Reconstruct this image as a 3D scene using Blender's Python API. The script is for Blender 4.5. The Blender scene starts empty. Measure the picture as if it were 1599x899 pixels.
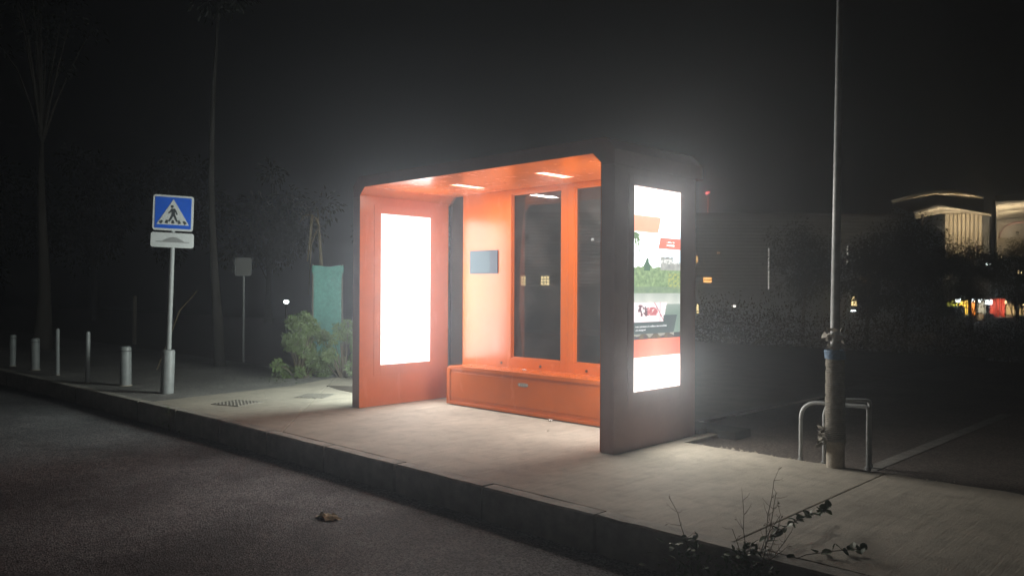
import bpy, bmesh, math, random
from mathutils import Vector, Matrix

random.seed(7)
rad = math.radians
sc = bpy.context.scene
COL = sc.collection

# ------------------------------------------------------------------ camera
F_PX, YAW, PITCH, ROLL = 1247.1, rad(44.14), rad(0.104), rad(0.26)
CAM = Vector((4.05, -5.402, 1.381))
FW = Vector((-math.sin(YAW)*math.cos(PITCH), math.cos(YAW)*math.cos(PITCH), math.sin(PITCH)))
R0 = Vector((math.cos(YAW), math.sin(YAW), 0)); U0 = R0.cross(FW)
RT = R0*math.cos(ROLL)+U0*math.sin(ROLL); UP = -R0*math.sin(ROLL)+U0*math.cos(ROLL)
cd = bpy.data.cameras.new('camera'); cd.sensor_width = 36; cd.sensor_fit = 'HORIZONTAL'
cd.lens = F_PX/1599*36; cd.clip_start = .05; cd.clip_end = 3000
cam = bpy.data.objects.new('camera', cd); COL.objects.link(cam)
M3 = Matrix((RT, UP, -FW)).transposed().to_4x4(); M3.translation = CAM
cam.matrix_world = M3
sc.camera = cam
def at(px, py, D):
    """point seen in direction of photo pixel px,py at D metres along the view"""
    return CAM+(FW+RT*((px-799.5)/F_PX)+UP*((449.5-py)/F_PX))*D

# ------------------------------------------------------------------ night sky, moon, exposure
w = bpy.data.worlds.new('World'); sc.world = w; w.use_nodes = True
nt = w.node_tree; nt.nodes.clear()
sky = nt.nodes.new('ShaderNodeTexSky'); sky.sky_type = 'NISHITA'; sky.sun_disc = False
sky.sun_elevation = rad(35); sky.sun_rotation = rad(200); sky.dust_density = 4; sky.ozone_density = .6
hs = nt.nodes.new('ShaderNodeHueSaturation'); hs.inputs['Saturation'].default_value = .12
bg = nt.nodes.new('ShaderNodeBackground'); bg.inputs['Strength'].default_value = .00025
wo = nt.nodes.new('ShaderNodeOutputWorld')
nt.links.new(sky.outputs[0], hs.inputs['Color']); nt.links.new(hs.outputs[0], bg.inputs[0]); nt.links.new(bg.outputs[0], wo.inputs[0])
sl = bpy.data.lights.new('moon', 'SUN'); sl.energy = .02; sl.angle = rad(.5); sl.color = (1, .93, .86)
so = bpy.data.objects.new('moon', sl); COL.objects.link(so); so.rotation_euler = (rad(55), 0, rad(200-180))
sc.view_settings.view_transform = 'Standard'; sc.view_settings.look = 'None'
sc.view_settings.exposure = 0; sc.view_settings.gamma = 1
cy = sc.cycles
cy.use_denoising = True; cy.max_bounces = 6; cy.diffuse_bounces = 4; cy.glossy_bounces = 4
cy.transparent_max_bounces = 12; cy.volume_bounces = 0; cy.sample_clamp_indirect = 4; cy.sample_clamp_direct = 0
cy.caustics_reflective = False; cy.caustics_refractive = False
LB = 13.0           # radiance of the white light boxes

# ------------------------------------------------------------------ materials
MATS = {}
def mat(name, col, rough=.6, metal=0, var=.0, vscale=8, bump=0, bscale=60, coat=0, spec=.5, stretch=None):
    if name in MATS: return MATS[name]
    m = bpy.data.materials.new(name); m.use_nodes = True; MATS[name] = m
    t = m.node_tree; b = t.nodes['Principled BSDF']
    b.inputs['Base Color'].default_value = (*col, 1); b.inputs['Roughness'].default_value = rough
    b.inputs['Metallic'].default_value = metal; b.inputs['Specular IOR Level'].default_value = spec
    if coat: b.inputs['Coat Weight'].default_value = coat; b.inputs['Coat Roughness'].default_value = .08
    co = t.nodes.new('ShaderNodeTexCoord'); src = co.outputs['Object']
    if stretch:
        mp = t.nodes.new('ShaderNodeMapping'); mp.inputs['Scale'].default_value = stretch
        t.links.new(src, mp.inputs[0]); src = mp.outputs[0]
    if var:
        n = t.nodes.new('ShaderNodeTexNoise'); n.inputs['Scale'].default_value = vscale; n.inputs['Detail'].default_value = 6; n.inputs['Roughness'].default_value = .65
        r = t.nodes.new('ShaderNodeMapRange'); r.inputs[1].default_value = .3; r.inputs[2].default_value = .7
        r.inputs[3].default_value = 1-var; r.inputs[4].default_value = 1+var
        mx = t.nodes.new('ShaderNodeVectorMath'); mx.operation = 'SCALE'; mx.inputs[0].default_value = col
        t.links.new(src, n.inputs['Vector']); t.links.new(n.outputs[0], r.inputs[0]); t.links.new(r.outputs[0], mx.inputs['Scale']); t.links.new(mx.outputs[0], b.inputs['Base Color'])
    if bump:
        n2 = t.nodes.new('ShaderNodeTexNoise'); n2.inputs['Scale'].default_value = bscale; n2.inputs['Detail'].default_value = 4
        bp = t.nodes.new('ShaderNodeBump'); bp.inputs['Strength'].default_value = bump; bp.inputs['Distance'].default_value = .01
        t.links.new(src, n2.inputs['Vector']); t.links.new(n2.outputs[0], bp.inputs['Height']); t.links.new(bp.outputs[0], b.inputs['Normal'])
    return m
def emit(name, col, strength, sample=True):
    if name in MATS: return MATS[name]
    m = bpy.data.materials.new(name); m.use_nodes = True; MATS[name] = m
    t = m.node_tree; t.nodes.clear()
    e = t.nodes.new('ShaderNodeEmission'); e.inputs[0].default_value = (*col, 1); e.inputs[1].default_value = strength
    o = t.nodes.new('ShaderNodeOutputMaterial'); t.links.new(e.outputs[0], o.inputs[0])
    if not sample: m.cycles.emission_sampling = 'NONE'
    return m
def concrete():
    m = bpy.data.materials.new('concrete'); m.use_nodes = True; t = m.node_tree; b = t.nodes['Principled BSDF']
    L = t.links.new; N = t.nodes.new
    g = N('ShaderNodeNewGeometry')
    def noise(scale, stretch=(1,1,1), det=5, rough=.6):
        mp = N('ShaderNodeMapping'); mp.inputs['Scale'].default_value = stretch; L(g.outputs['Position'], mp.inputs[0])
        n = N('ShaderNodeTexNoise'); n.inputs['Scale'].default_value = scale; n.inputs['Detail'].default_value = det; n.inputs['Roughness'].default_value = rough
        L(mp.outputs[0], n.inputs['Vector']); return n.outputs[0]
    def rng(x, a, c, lo, hi):
        r = N('ShaderNodeMapRange'); L(x, r.inputs[0])
        for i, v in enumerate((a, c, lo, hi)): r.inputs[i+1].default_value = v
        return r.outputs[0]
    def mul(a, c):
        k = N('ShaderNodeMath'); k.operation = 'MULTIPLY'; L(a, k.inputs[0]); L(c, k.inputs[1]); return k.outputs[0]
    broom = noise(2.2, (13, .4, 1), 5, .7)
    stains = noise(1.1, (1, 1, 1), 7, .7)
    fine = noise(90, (1, 1, 1), 3, .6)
    spots = noise(7, (1, 1, 1), 4, .5)
    f = mul(mul(rng(broom, .3, .7, .86, 1.09), rng(stains, .32, .68, .72, 1.12)), mul(rng(fine, .3, .7, .84, 1.14), rng(spots, .28, .5, .80, 1.0)))
    vo = N('ShaderNodeTexVoronoi'); vo.inputs['Scale'].default_value = 3.2; L(g.outputs['Position'], vo.inputs['Vector'])
    ra = N('ShaderNodeTexNoise'); ra.inputs['Scale'].default_value = 2.1; L(g.outputs['Position'], ra.inputs['Vector'])
    gum = N('ShaderNodeMath'); gum.operation = 'SUBTRACT'; L(vo.outputs['Distance'], gum.inputs[0]); L(rng(ra.outputs[0], .45, .7, -.02, .05), gum.inputs[1])
    f = mul(f, rng(gum.outputs[0], -.004, .012, .62, 1.0))
    v = N('ShaderNodeVectorMath'); v.operation = 'SCALE'; v.inputs[0].default_value = (.425, .385, .315); L(f, v.inputs['Scale'])
    L(v.outputs[0], b.inputs['Base Color']); b.inputs['Roughness'].default_value = .85
    bp = N('ShaderNodeBump'); bp.inputs['Strength'].default_value = .65; bp.inputs['Distance'].default_value = .007
    ad = N('ShaderNodeMath'); ad.operation = 'ADD'; L(broom, ad.inputs[0]); L(fine, ad.inputs[1]); L(ad.outputs[0], bp.inputs['Height']); L(bp.outputs[0], b.inputs['Normal'])
    MATS['concrete'] = m; return m
def asphalt(name, base, patch=.25):
    m = bpy.data.materials.new(name); m.use_nodes = True; t = m.node_tree; b = t.nodes['Principled BSDF']
    L = t.links.new; N = t.nodes.new
    g = N('ShaderNodeNewGeometry')
    def tex(scale, det): 
        n = N('ShaderNodeTexNoise'); n.inputs['Scale'].default_value = scale; n.inputs['Detail'].default_value = det; n.inputs['Roughness'].default_value = .65; L(g.outputs['Position'], n.inputs['Vector']); return n.outputs[0]
    def rng(x, a, c, lo, hi):
        r = N('ShaderNodeMapRange'); L(x, r.inputs[0])
        for i, v in enumerate((a, c, lo, hi)): r.inputs[i+1].default_value = v
        return r.outputs[0]
    vo = N('ShaderNodeTexVoronoi'); vo.inputs['Scale'].default_value = 95; L(g.outputs['Position'], vo.inputs['Vector'])
    big = tex(.7, 6); mid = tex(5, 5); grit = tex(160, 2)
    sep = N('ShaderNodeSeparateColor'); L(vo.outputs['Color'], sep.inputs[0])
    k1 = N('ShaderNodeMath'); k1.operation = 'MULTIPLY'; L(rng(big, .35, .65, 1-patch, 1+patch), k1.inputs[0]); L(rng(mid, .3, .7, .85, 1.15), k1.inputs[1])
    k2 = N('ShaderNodeMath'); k2.operation = 'MULTIPLY'; L(k1.outputs[0], k2.inputs[0]); L(rng(sep.outputs[0], 0, 1, .35, 1.9), k2.inputs[1])
    v = N('ShaderNodeVectorMath'); v.operation = 'SCALE'; v.inputs[0].default_value = base; L(k2.outputs[0], v.inputs['Scale'])
    L(v.outputs[0], b.inputs['Base Color']); b.inputs['Roughness'].default_value = .8
    bp = N('ShaderNodeBump'); bp.inputs['Strength'].default_value = .7; bp.inputs['Distance'].default_value = .008
    ad = N('ShaderNodeMath'); ad.operation = 'ADD'; L(vo.outputs['Distance'], ad.inputs[0]); L(grit, ad.inputs[1]); L(ad.outputs[0], bp.inputs['Height']); L(bp.outputs[0], b.inputs['Normal'])
    MATS[name] = m; return m
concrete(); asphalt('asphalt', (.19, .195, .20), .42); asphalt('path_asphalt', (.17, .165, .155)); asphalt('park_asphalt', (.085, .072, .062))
def orange_paint():
    m = mat('orange_paint', (.52, .112, .013), .28, var=.10, vscale=2.2, bump=.04, bscale=9)
    b = m.node_tree.nodes['Principled BSDF']; b.inputs['Specular IOR Level'].default_value = .36
    t = m.node_tree; co = t.nodes.new('ShaderNodeNewGeometry'); mp = t.nodes.new('ShaderNodeMapping'); mp.inputs['Scale'].default_value = (3.5, 3.5, .9)
    n = t.nodes.new('ShaderNodeTexNoise'); n.inputs['Scale'].default_value = 2.4; n.inputs['Detail'].default_value = 8; n.inputs['Roughness'].default_value = .7
    rg = t.nodes.new('ShaderNodeMapRange'); rg.inputs[1].default_value = .3; rg.inputs[2].default_value = .7; rg.inputs[3].default_value = .18; rg.inputs[4].default_value = .30
    t.links.new(co.outputs['Position'], mp.inputs[0]); t.links.new(mp.outputs[0], n.inputs['Vector']); t.links.new(n.outputs[0], rg.inputs[0]); t.links.new(rg.outputs[0], b.inputs['Roughness'])
    return m
orange_paint()
def translucent(m, col, k):
    t = m.node_tree; b = t.nodes['Principled BSDF']; o = [n for n in t.nodes if n.type == 'OUTPUT_MATERIAL'][0]
    tl = t.nodes.new('ShaderNodeBsdfTranslucent'); tl.inputs[0].default_value = (*col, 1); mx = t.nodes.new('ShaderNodeMixShader'); mx.inputs[0].default_value = k
    t.links.new(b.outputs[0], mx.inputs[1]); t.links.new(tl.outputs[0], mx.inputs[2]); t.links.new(mx.outputs[0], o.inputs[0])
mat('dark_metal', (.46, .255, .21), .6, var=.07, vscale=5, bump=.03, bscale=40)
mat('orange_dark', (.45, .085, .02), .4)
mat('grey_steel', (.25, .27, .27), .5, .0, var=.18, vscale=14, bump=.05, bscale=30)
mat('galvanised', (.36, .375, .375), .45, .0, var=.2, vscale=20, bump=.05, bscale=60)
mat('sign_white', (.52, .55, .55), .4, var=.05, vscale=12)
mat('sign_blue', (.012, .10, .55), .4, var=.06, vscale=9)
mat('sign_black', (.04, .05, .055), .5)
mat('sign_grey', (.24, .25, .25), .5)
mat('screen_glass', (.05, .09, .115), .05, spec=.16)
mat('screen_dim', (.07, .09, .12), .5, spec=.2)  # screen casing, and the screen strip painted dim beyond the reflection
mat('black_steel', (.03, .03, .03), .5)
mat('bolt', (.10, .06, .04), .4, .5)
mat('leaf', (.21, .28, .125), .55, var=.45, vscale=2.5)
translucent(MATS['leaf'], (.28, .40, .10), .4)
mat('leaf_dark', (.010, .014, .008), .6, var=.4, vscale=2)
mat('leaf_dry', (.16, .12, .06), .75, var=.3)
mat('stem', (.14, .115, .075), .8, var=.3)
mat('bark', (.17, .145, .115), .9, var=.35, vscale=9, bump=.6, bscale=22, stretch=(1, 1, .25))
mat('soil', (.085, .07, .052), .95, var=.35, vscale=3, bump=.5, bscale=30)
mat('green_net', (.15, .40, .355), .75, var=.2, vscale=18, bump=.3, bscale=120)
mat('rope', (.19, .175, .145), .9, var=.3, vscale=30, bump=.3, bscale=120)
mat('blue_tape', (.08, .15, .24), .6, var=.5, vscale=40)
mat('weed_leaf', (.075, .115, .035), .6, var=.4, vscale=12)
mat('plastic_scrap', (.30, .27, .23), .6, var=.25, vscale=25, bump=.4, bscale=50)
mat('cardboard', (.70, .60, .42), .85, var=.25, vscale=20)
mat('paper', (.75, .74, .70), .8)
mat('line_paint_dim', (.17, .165, .15), .8, var=.4, vscale=12)  # bay line paint darkened: distance from the shelter light put into the colour
mat('line_paint_lit', (.75, .73, .68), .8, var=.3, vscale=12)  # same bay line paint brightened for the line on the lit side
mat('kerb_concrete', (.33, .31, .27), .9, var=.35, vscale=5, bump=.5, bscale=40)
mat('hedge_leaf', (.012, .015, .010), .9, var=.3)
mat('stone', (.38, .34, .28), .9, var=.3, vscale=15, bump=.3)
mat('dark_block', (.012, .012, .011), .9, var=.3)
mat('iron', (.27, .255, .22), .8, .3, var=.3, vscale=20)
mat('wall_grey', (.20, .20, .185), .9, var=.2, vscale=.5)
mat('slat_grey', (.30, .30, .27), .7, var=.15)
mat('membrane', (.74, .66, .52), .7, var=.06, vscale=.4)
mat('fascia', (.06, .05, .05), .7)
mat('fin_white', (.66, .58, .44), .6)
mat('sign_back', (.30, .30, .29), .5, .4)
mat('bark_dark', (.035, .031, .027), .9, var=.35, vscale=9, bump=.6, bscale=22, stretch=(1, 1, .25))
mat('bark_mid', (.075, .066, .056), .9, var=.35, vscale=9, bump=.6, bscale=22, stretch=(1, 1, .25))
mat('wood_post', (.20, .17, .14), .9, var=.3)
def glass():
    m = bpy.data.materials.new('glass'); m.use_nodes = True; t = m.node_tree; t.nodes.clear(); N = t.nodes.new; L = t.links.new
    tr = N('ShaderNodeBsdfTransparent'); tr.inputs[0].default_value = (.78, .80, .82, 1)
    gl = N('ShaderNodeBsdfGlossy'); gl.inputs['Roughness'].default_value = .015; gl.inputs[0].default_value = (.95, .95, .95, 1)
    fr = N('ShaderNodeFresnel'); fr.inputs[0].default_value = 1.45
    di = N('ShaderNodeBsdfDiffuse'); di.inputs[0].default_value = (.45, .42, .40, 1)
    g = N('ShaderNodeNewGeometry'); nz = N('ShaderNodeTexNoise'); nz.inputs['Scale'].default_value = 3.5; nz.inputs['Detail'].default_value = 6
    L(g.outputs['Position'], nz.inputs['Vector'])
    mr = N('ShaderNodeMapRange'); mr.inputs[1].default_value = .35; mr.inputs[2].default_value = .8; mr.inputs[3].default_value = .02; mr.inputs[4].default_value = .11; L(nz.outputs[0], mr.inputs[0])
    m1 = N('ShaderNodeMixShader'); m2 = N('ShaderNodeMixShader'); o = N('ShaderNodeOutputMaterial')
    L(mr.outputs[0], m1.inputs[0]); L(tr.outputs[0], m1.inputs[1]); L(di.outputs[0], m1.inputs[2])
    L(fr.outputs[0], m2.inputs[0]); L(m1.outputs[0], m2.inputs[1]); L(gl.outputs[0], m2.inputs[2]); L(m2.outputs[0], o.inputs[0])
    MATS['glass'] = m
glass()
emit('lightbox_white', (1, .985, .96), 1.6, False)
def panel_lamp(name, centre, nrm, sy, sx, radiance, col, parent):
    """the lit rectangle of a light box: a rectangular lamp just proud of its diffuser; sx x sy metres"""
    l = bpy.data.lights.new(name, 'AREA'); l.shape = 'RECTANGLE'; l.size = sx; l.size_y = sy; l.color = col; l.energy = radiance*math.pi*sx*sy
    o = bpy.data.objects.new(name, l); COL.objects.link(o)
    z = -Vector(nrm); y = Vector((0, 1, 0)) if abs(z.z) > .5 else Vector((0, 0, 1)); x = y.cross(z)
    mw = Matrix((x, y, z)).transposed().to_4x4(); mw.translation = Vector(centre); o.matrix_world = mw
    return o
emit('ceiling_led', (1, .95, .86), 1.8, False)
emit('lightbox_cool', (.92, 1, .93), 1.6, False)
emit('lightbox_poster', (1, .97, .92), 1.6, False)
def poster_mat():
    m = bpy.data.materials.new('poster_print'); m.use_nodes = True; t = m.node_tree; t.nodes.clear()
    a = t.nodes.new('ShaderNodeVertexColor'); a.layer_name = 'print'
    e = t.nodes.new('ShaderNodeEmission'); e.inputs[1].default_value = 1.0
    o = t.nodes.new('ShaderNodeOutputMaterial'); t.links.new(a.outputs[0], e.inputs[0]); t.links.new(e.outputs[0], o.inputs[0])
    m.cycles.emission_sampling = 'NONE'; MATS['poster_print'] = m
poster_mat()

# ------------------------------------------------------------------ builders
def tag(o, label=None, cat=None, group=None, kind=None):
    if label: o['label'] = label
    if cat: o['category'] = cat
    if group: o['group'] = group
    if kind: o['kind'] = kind
    return o
def empty(name, loc=(0, 0, 0), rz=0, **kw):
    e = bpy.data.objects.new(name, None); COL.objects.link(e); e.location = loc; e.rotation_euler = (0, 0, rz); e.empty_display_size = .2
    return tag(e, **kw)
class MB:
    def __init__(s): s.v = []; s.f = []
    def quad(s, *p):
        b = len(s.v); s.v += [tuple(q) for q in p]; s.f.append(tuple(range(b, b+len(p)))); return s
    def box(s, x0, x1, y0, y1, z0, z1):
        b = len(s.v); s.v += [(x, y, z) for z in (z0, z1) for x, y in ((x0, y0), (x1, y0), (x1, y1), (x0, y1))]
        for f in ((3, 2, 1, 0), (4, 5, 6, 7), (0, 1, 5, 4), (1, 2, 6, 5), (2, 3, 7, 6), (3, 0, 4, 7)): s.f.append(tuple(b+i for i in f))
        return s
    def prism(s, poly, a0, a1, axis='y'):
        """poly in the two other axes, extruded along axis"""
        b = len(s.v); n = len(poly)
        def P(u, v, a): return (u, a, v) if axis == 'y' else (a, u, v) if axis == 'x' else (u, v, a)
        s.v += [P(u, v, a0) for u, v in poly]+[P(u, v, a1) for u, v in poly]
        s.f.append(tuple(b+i for i in range(n))); s.f.append(tuple(b+n+i for i in reversed(range(n))))
        for i in range(n): j = (i+1) % n; s.f.append((b+i, b+n+i, b+n+j, b+j))
        return s
    def tube(s, pts, radii, n=10, cap=True):
        pts = [Vector(p) for p in pts]
        if not hasattr(radii, '__len__'): radii = [radii]*len(pts)
        b = len(s.v); prev = None
        for i, p in enumerate(pts):
            d = (pts[min(i+1, len(pts)-1)]-pts[max(i-1, 0)]).normalized()
            if prev is None: a = d.orthogonal().normalized()
            else: a = (prev-d*prev.dot(d)); a = a.normalized() if a.length > 1e-6 else d.orthogonal().normalized()
            prev = a; c = d.cross(a)
            for k in range(n):
                t = 2*math.pi*k/n; s.v.append(tuple(p+(a*math.cos(t)+c*math.sin(t))*radii[i]))
        for i in range(len(pts)-1):
            for k in range(n):
                k2 = (k+1) % n; s.f.append((b+i*n+k, b+i*n+k2, b+(i+1)*n+k2, b+(i+1)*n+k))
        if cap:
            s.f.append(tuple(b+k for k in reversed(range(n)))); s.f.append(tuple(b+(len(pts)-1)*n+k for k in range(n)))
        return s
    def leaf(s, p, d, nrm, ln, wd):
        """a folded leaf: base p, direction d"""
        p = Vector(p); d = Vector(d).normalized(); side = d.cross(nrm)
        side = side.normalized() if side.length > 1e-5 else d.orthogonal().normalized()
        up = side.cross(d).normalized(); m = p+d*ln*.45
        b = len(s.v); s.v += [tuple(p), tuple(m+side*wd*.5+up*wd*.16), tuple(p+d*ln-up*ln*.12), tuple(m-side*wd*.5+up*wd*.16)]
        s.f += [(b, b+1, b+2), (b, b+2, b+3)]; return s
    def oval(s, p, d, nrm, ln, wd):
        p = Vector(p); d = Vector(d).normalized(); side = d.cross(nrm)
        side = side.normalized() if side.length > 1e-5 else d.orthogonal().normalized()
        up = side.cross(d).normalized(); b = len(s.v); mid = []
        for t, k in ((0, 0), (.18, .62), (.42, 1), (.7, .78), (.9, .36), (1, 0)):
            c = p+d*ln*t-up*ln*.15*t*t; s.v += [tuple(c+side*wd*.5*k+up*wd*.12*k), tuple(c), tuple(c-side*wd*.5*k+up*wd*.12*k)]
        for i in range(5):
            for j in (0, 1): s.f.append((b+i*3+j, b+i*3+j+1, b+i*3+3+j+1, b+i*3+3+j))
        return s
    def build(s, name, m, parent=None, smooth=False, bevel=0, local=False, kind=None):
        me = bpy.data.meshes.new(name); vs = s.v
        if parent is not None and not local:
            l = parent['_o'] if '_o' in parent.keys() else None
            o0 = parent; off = Vector((0, 0, 0))
            while o0 is not None: off += o0.location; o0 = o0.parent
            vs = [(x-off.x, y-off.y, z-off.z) for x, y, z in vs]
        me.from_pydata(vs, [], s.f); me.update()
        bm = bmesh.new(); bm.from_mesh(me); bmesh.ops.recalc_face_normals(bm, faces=bm.faces); bm.to_mesh(me); bm.free()
        if smooth: me.polygons.foreach_set('use_smooth', [True]*len(me.polygons))
        me.materials.append(MATS[m] if isinstance(m, str) else m)
        o = bpy.data.objects.new(name, me); COL.objects.link(o); o.parent = parent
        if bevel:
            bv = o.modifiers.new('bevel', 'BEVEL'); bv.width = bevel; bv.segments = 2; bv.limit_method = 'ANGLE'; bv.angle_limit = rad(35)
        if kind: o['kind'] = kind
        return o
def soft(o, ang=35):
    try: o.data.set_sharp_from_angle(angle=rad(ang))
    except Exception: pass
    return o
def copy_tree(o, parent=None):
    c = o.copy(); COL.objects.link(c); c.parent = parent
    for ch in list(o.children): copy_tree(ch, c)
    return c

# ------------------------------------------------------------------ ground, road, pavement
def gz(x, y):
    d = max(0, y-13); return -.30-2.6*min(1, d/34)**1.2
mb = MB(); xs = [-250, -120, -60, -30, -15, -5, 5, 15, 30, 60, 120, 250]; ys = [-120, -40, -12, -2, 5, 11, 13, 16, 20, 26, 33, 40, 48, 80, 160, 300]
for y in ys:
    for x in xs: mb.v.append((x, y, gz(x, y)))
n = len(xs)
for j in range(len(ys)-1):
    for i in range(n-1): mb.f.append((j*n+i, j*n+i+1, (j+1)*n+i+1, (j+1)*n+i))
tag(mb.build('ground', 'soil'), kind='structure')
def kerb_y(x): return -1.52-.036*max(0, -4-x)
# road with gentle unevenness
mb = MB(); xs = [-70+2*i for i in range(66)]; ys = [-1.35, -1.7, -2.1, -2.8, -3.6, -4.6, -6, -8, -11]
for y in ys:
    for x in xs:
        mb.v.append((x, y+(kerb_y(x)+1.52), -.228+.012*math.sin(x*.9+y*1.7)+.006*math.sin(x*2.3-y)))
n = len(xs)
for j in range(len(ys)-1):
    for i in range(n-1): mb.f.append((j*n+i, j*n+i+1, (j+1)*n+i+1, (j+1)*n+i))
tag(mb.build('road', 'asphalt', smooth=True), kind='structure')
# verge (bare earth) behind the footpath, left, and car park, right
tag(MB().box(-60, -.6, 1.82, 14, -.3, -.035).build('verge', 'soil'), kind='structure')
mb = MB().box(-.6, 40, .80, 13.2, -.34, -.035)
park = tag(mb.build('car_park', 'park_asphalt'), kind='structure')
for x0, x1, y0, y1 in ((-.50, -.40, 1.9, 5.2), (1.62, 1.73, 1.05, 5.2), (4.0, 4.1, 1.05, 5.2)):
    MB().quad((x0, y0, -.031), (x1, y0, -.031), (x1+.06, y1, -.031), (x0+.06, y1, -.031)).build('bay_line', 'line_paint_lit' if x0 < 0 else 'line_paint_dim', park)
# footpath left of the concrete
pts = [(-60, kerb_y(-60)+.12), (-30, kerb_y(-30)+.12), (-12, kerb_y(-12)+.12), (-8, kerb_y(-8)+.12), (-5.86, kerb_y(-5.86)+.12), (-5.95, -.94), (-6.11, .56), (-6.62, 1.66), (-6.62, 1.83), (-60, 1.83)]
tag(MB().prism(pts, -.2, -.006, 'z').build('footpath', 'path_asphalt'), kind='structure')
pav = empty('pavement', (0, 0, 0), kind='structure')
pb = MB().box(-5.8, 9, -1.40, .78, -.2, -.03).build('bed', 'soil', pav)
g = .006
def jag(a, b, n, amp, rnd):
    out = []
    for i in range(1, n):
        t = i/n; out.append((a[0]+(b[0]-a[0])*t+rnd.uniform(-amp, amp)*.4, a[1]+(b[1]-a[1])*t+rnd.uniform(-amp, amp)))
    return out
rj = random.Random(3)
back1 = [(1.868-g, .93)]+jag((1.868, .93), (.12, .91), 16, .018, rj)+[(.12, .91)]
S1 = [(-2.92+g, -1.40), (1.868-g, -1.40)]+back1+[(.12, 1.80), (-6.62, 1.80), (-6.62, 1.655+g*2)]
S0 = [(-5.86, -1.40-.036*1.8), (-4, -1.40), (-2.92-g, -1.40), (-6.62, 1.655-g*2), (-6.105, .56), (-5.945, -.94)]
S2 = [(1.868+g, -1.40), (4.45-g, -1.40), (4.45-g, .95)]+jag((4.45, .95), (1.868, .93), 20, .02, rj)+[(1.868+g, .93)]
S3 = [(4.45+g, -1.40), (7.0-g, -1.40), (7.0-g, .95), (4.45+g, .95)]
S4 = [(7.0+g, -1.40), (10, -1.40), (10, .95), (7.0+g, .95)]
for i, S in enumerate((S1, S0, S2, S3, S4)):
    MB().prism(S, -.14, (0, -.003, .002, .0, .002)[i], 'z').build('slab', 'concrete', pav, bevel=.005)
# iron covers set in the pavement
for i, (cx, cy_, ang, s_, lab) in enumerate(((-5.02, -.80, .35, .21, 'rusty square iron cover in the pavement near the kerb'), (-4.93, .22, .6, .2, 'square iron cover in the pavement beside the shelter'))):
    e = empty('manhole_cover', (cx, cy_, .001), ang, label=lab, cat='manhole cover', group='iron covers in the pavement')
    MB().box(-s_, s_, -s_, s_, -.02, .003).build('frame', 'iron', e, local=True)
    m = MB()
    for a in range(7):
        for b in range(7):
            x = -s_*.8+a*s_*.267; y = -s_*.8+b*s_*.267; m.box(x-.017, x+.017, y-.017, y+.017, .003, .009)
    m.build('tread', 'iron', e, local=True, kind='stuff')
# earth tree pit beside the shelter
pit = MB()
pp = [(-5.75, .92), (-5.3, .80), (-4.75, .74), (-4.1, .78), (-4.1, 1.3), (-5.2, 1.3)]
pit.prism(pp, -.02, .006, 'z'); tag(pit.build('earth_pit', 'soil'), kind='structure')
# kerb stones
kerb = empty('kerb', (0, 0, 0), kind='structure')
km = None; x = -20.0; rk = random.Random(11)
kerb_meshes = []
for q in range(4):
    a = MB(); L_ = .5-.009
    r = random.Random(q)
    n_ = 6
    for i in range(n_+1):
        t = -L_+2*L_*i/n_
        j1 = r.uniform(-.004, .004); j2 = r.uniform(-.006, .004)
        a.v += [(t, -.06+j2, -.30), (t, -.06+j2, -.012+j1), (t, -.048+j2, j1*.5), (t, .056, j1*.5), (t, .056, -.30)]
    for i in range(n_):
        for k in range(4): a.f.append((i*5+k, i*5+k+1, i*5+5+k+1, i*5+5+k))
    a.f.append((0, 1, 2, 3, 4)); a.f.append(tuple(n_*5+k for k in (4, 3, 2, 1, 0)))
    kerb_meshes.append(a)
protos = []
while x < 9.5:
    q = rk.randrange(4)
    if len(protos) <= q or protos[q] is None:
        while len(protos) <= q: protos.append(None)
        o = kerb_meshes[q].build('kerb_stone', 'kerb_concrete', kerb, local=True); protos[q] = o
    else:
        o = protos[q].copy(); COL.objects.link(o)
    xc = x+.5; o.location = (xc, (kerb_y(x)+kerb_y(x+1))/2+.06+rk.uniform(-.004, .004), rk.uniform(-.003, .001))
    o.rotation_euler = (rk.uniform(-.01, .01), 0, math.atan2(kerb_y(x+1)-kerb_y(x), 1))
    x += 1.0

# ------------------------------------------------------------------ bus shelter
sh = empty('bus_shelter', (-1.8, .7, 0), label='orange lined dark bus shelter with glowing advertising panels and a bench', cat='bus shelter')
XI, T, H = -3.647, .144, 2.55
lin = .004
def side(x0, x1, y1):
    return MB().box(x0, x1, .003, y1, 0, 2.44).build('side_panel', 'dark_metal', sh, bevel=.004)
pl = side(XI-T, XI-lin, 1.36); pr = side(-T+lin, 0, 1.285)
pl['label'] = 'far side panel with blank white light box'; pr['label'] = 'near dark side panel with illuminated poster'
MB().box(XI-lin, XI, .0, 1.358, 0.004, 2.464).build('lining', 'orange_paint', pl)
MB().box(-T, -T+lin, .0, 1.283, 0.004, 2.464).build('lining', 'orange_paint', pr)
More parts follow.
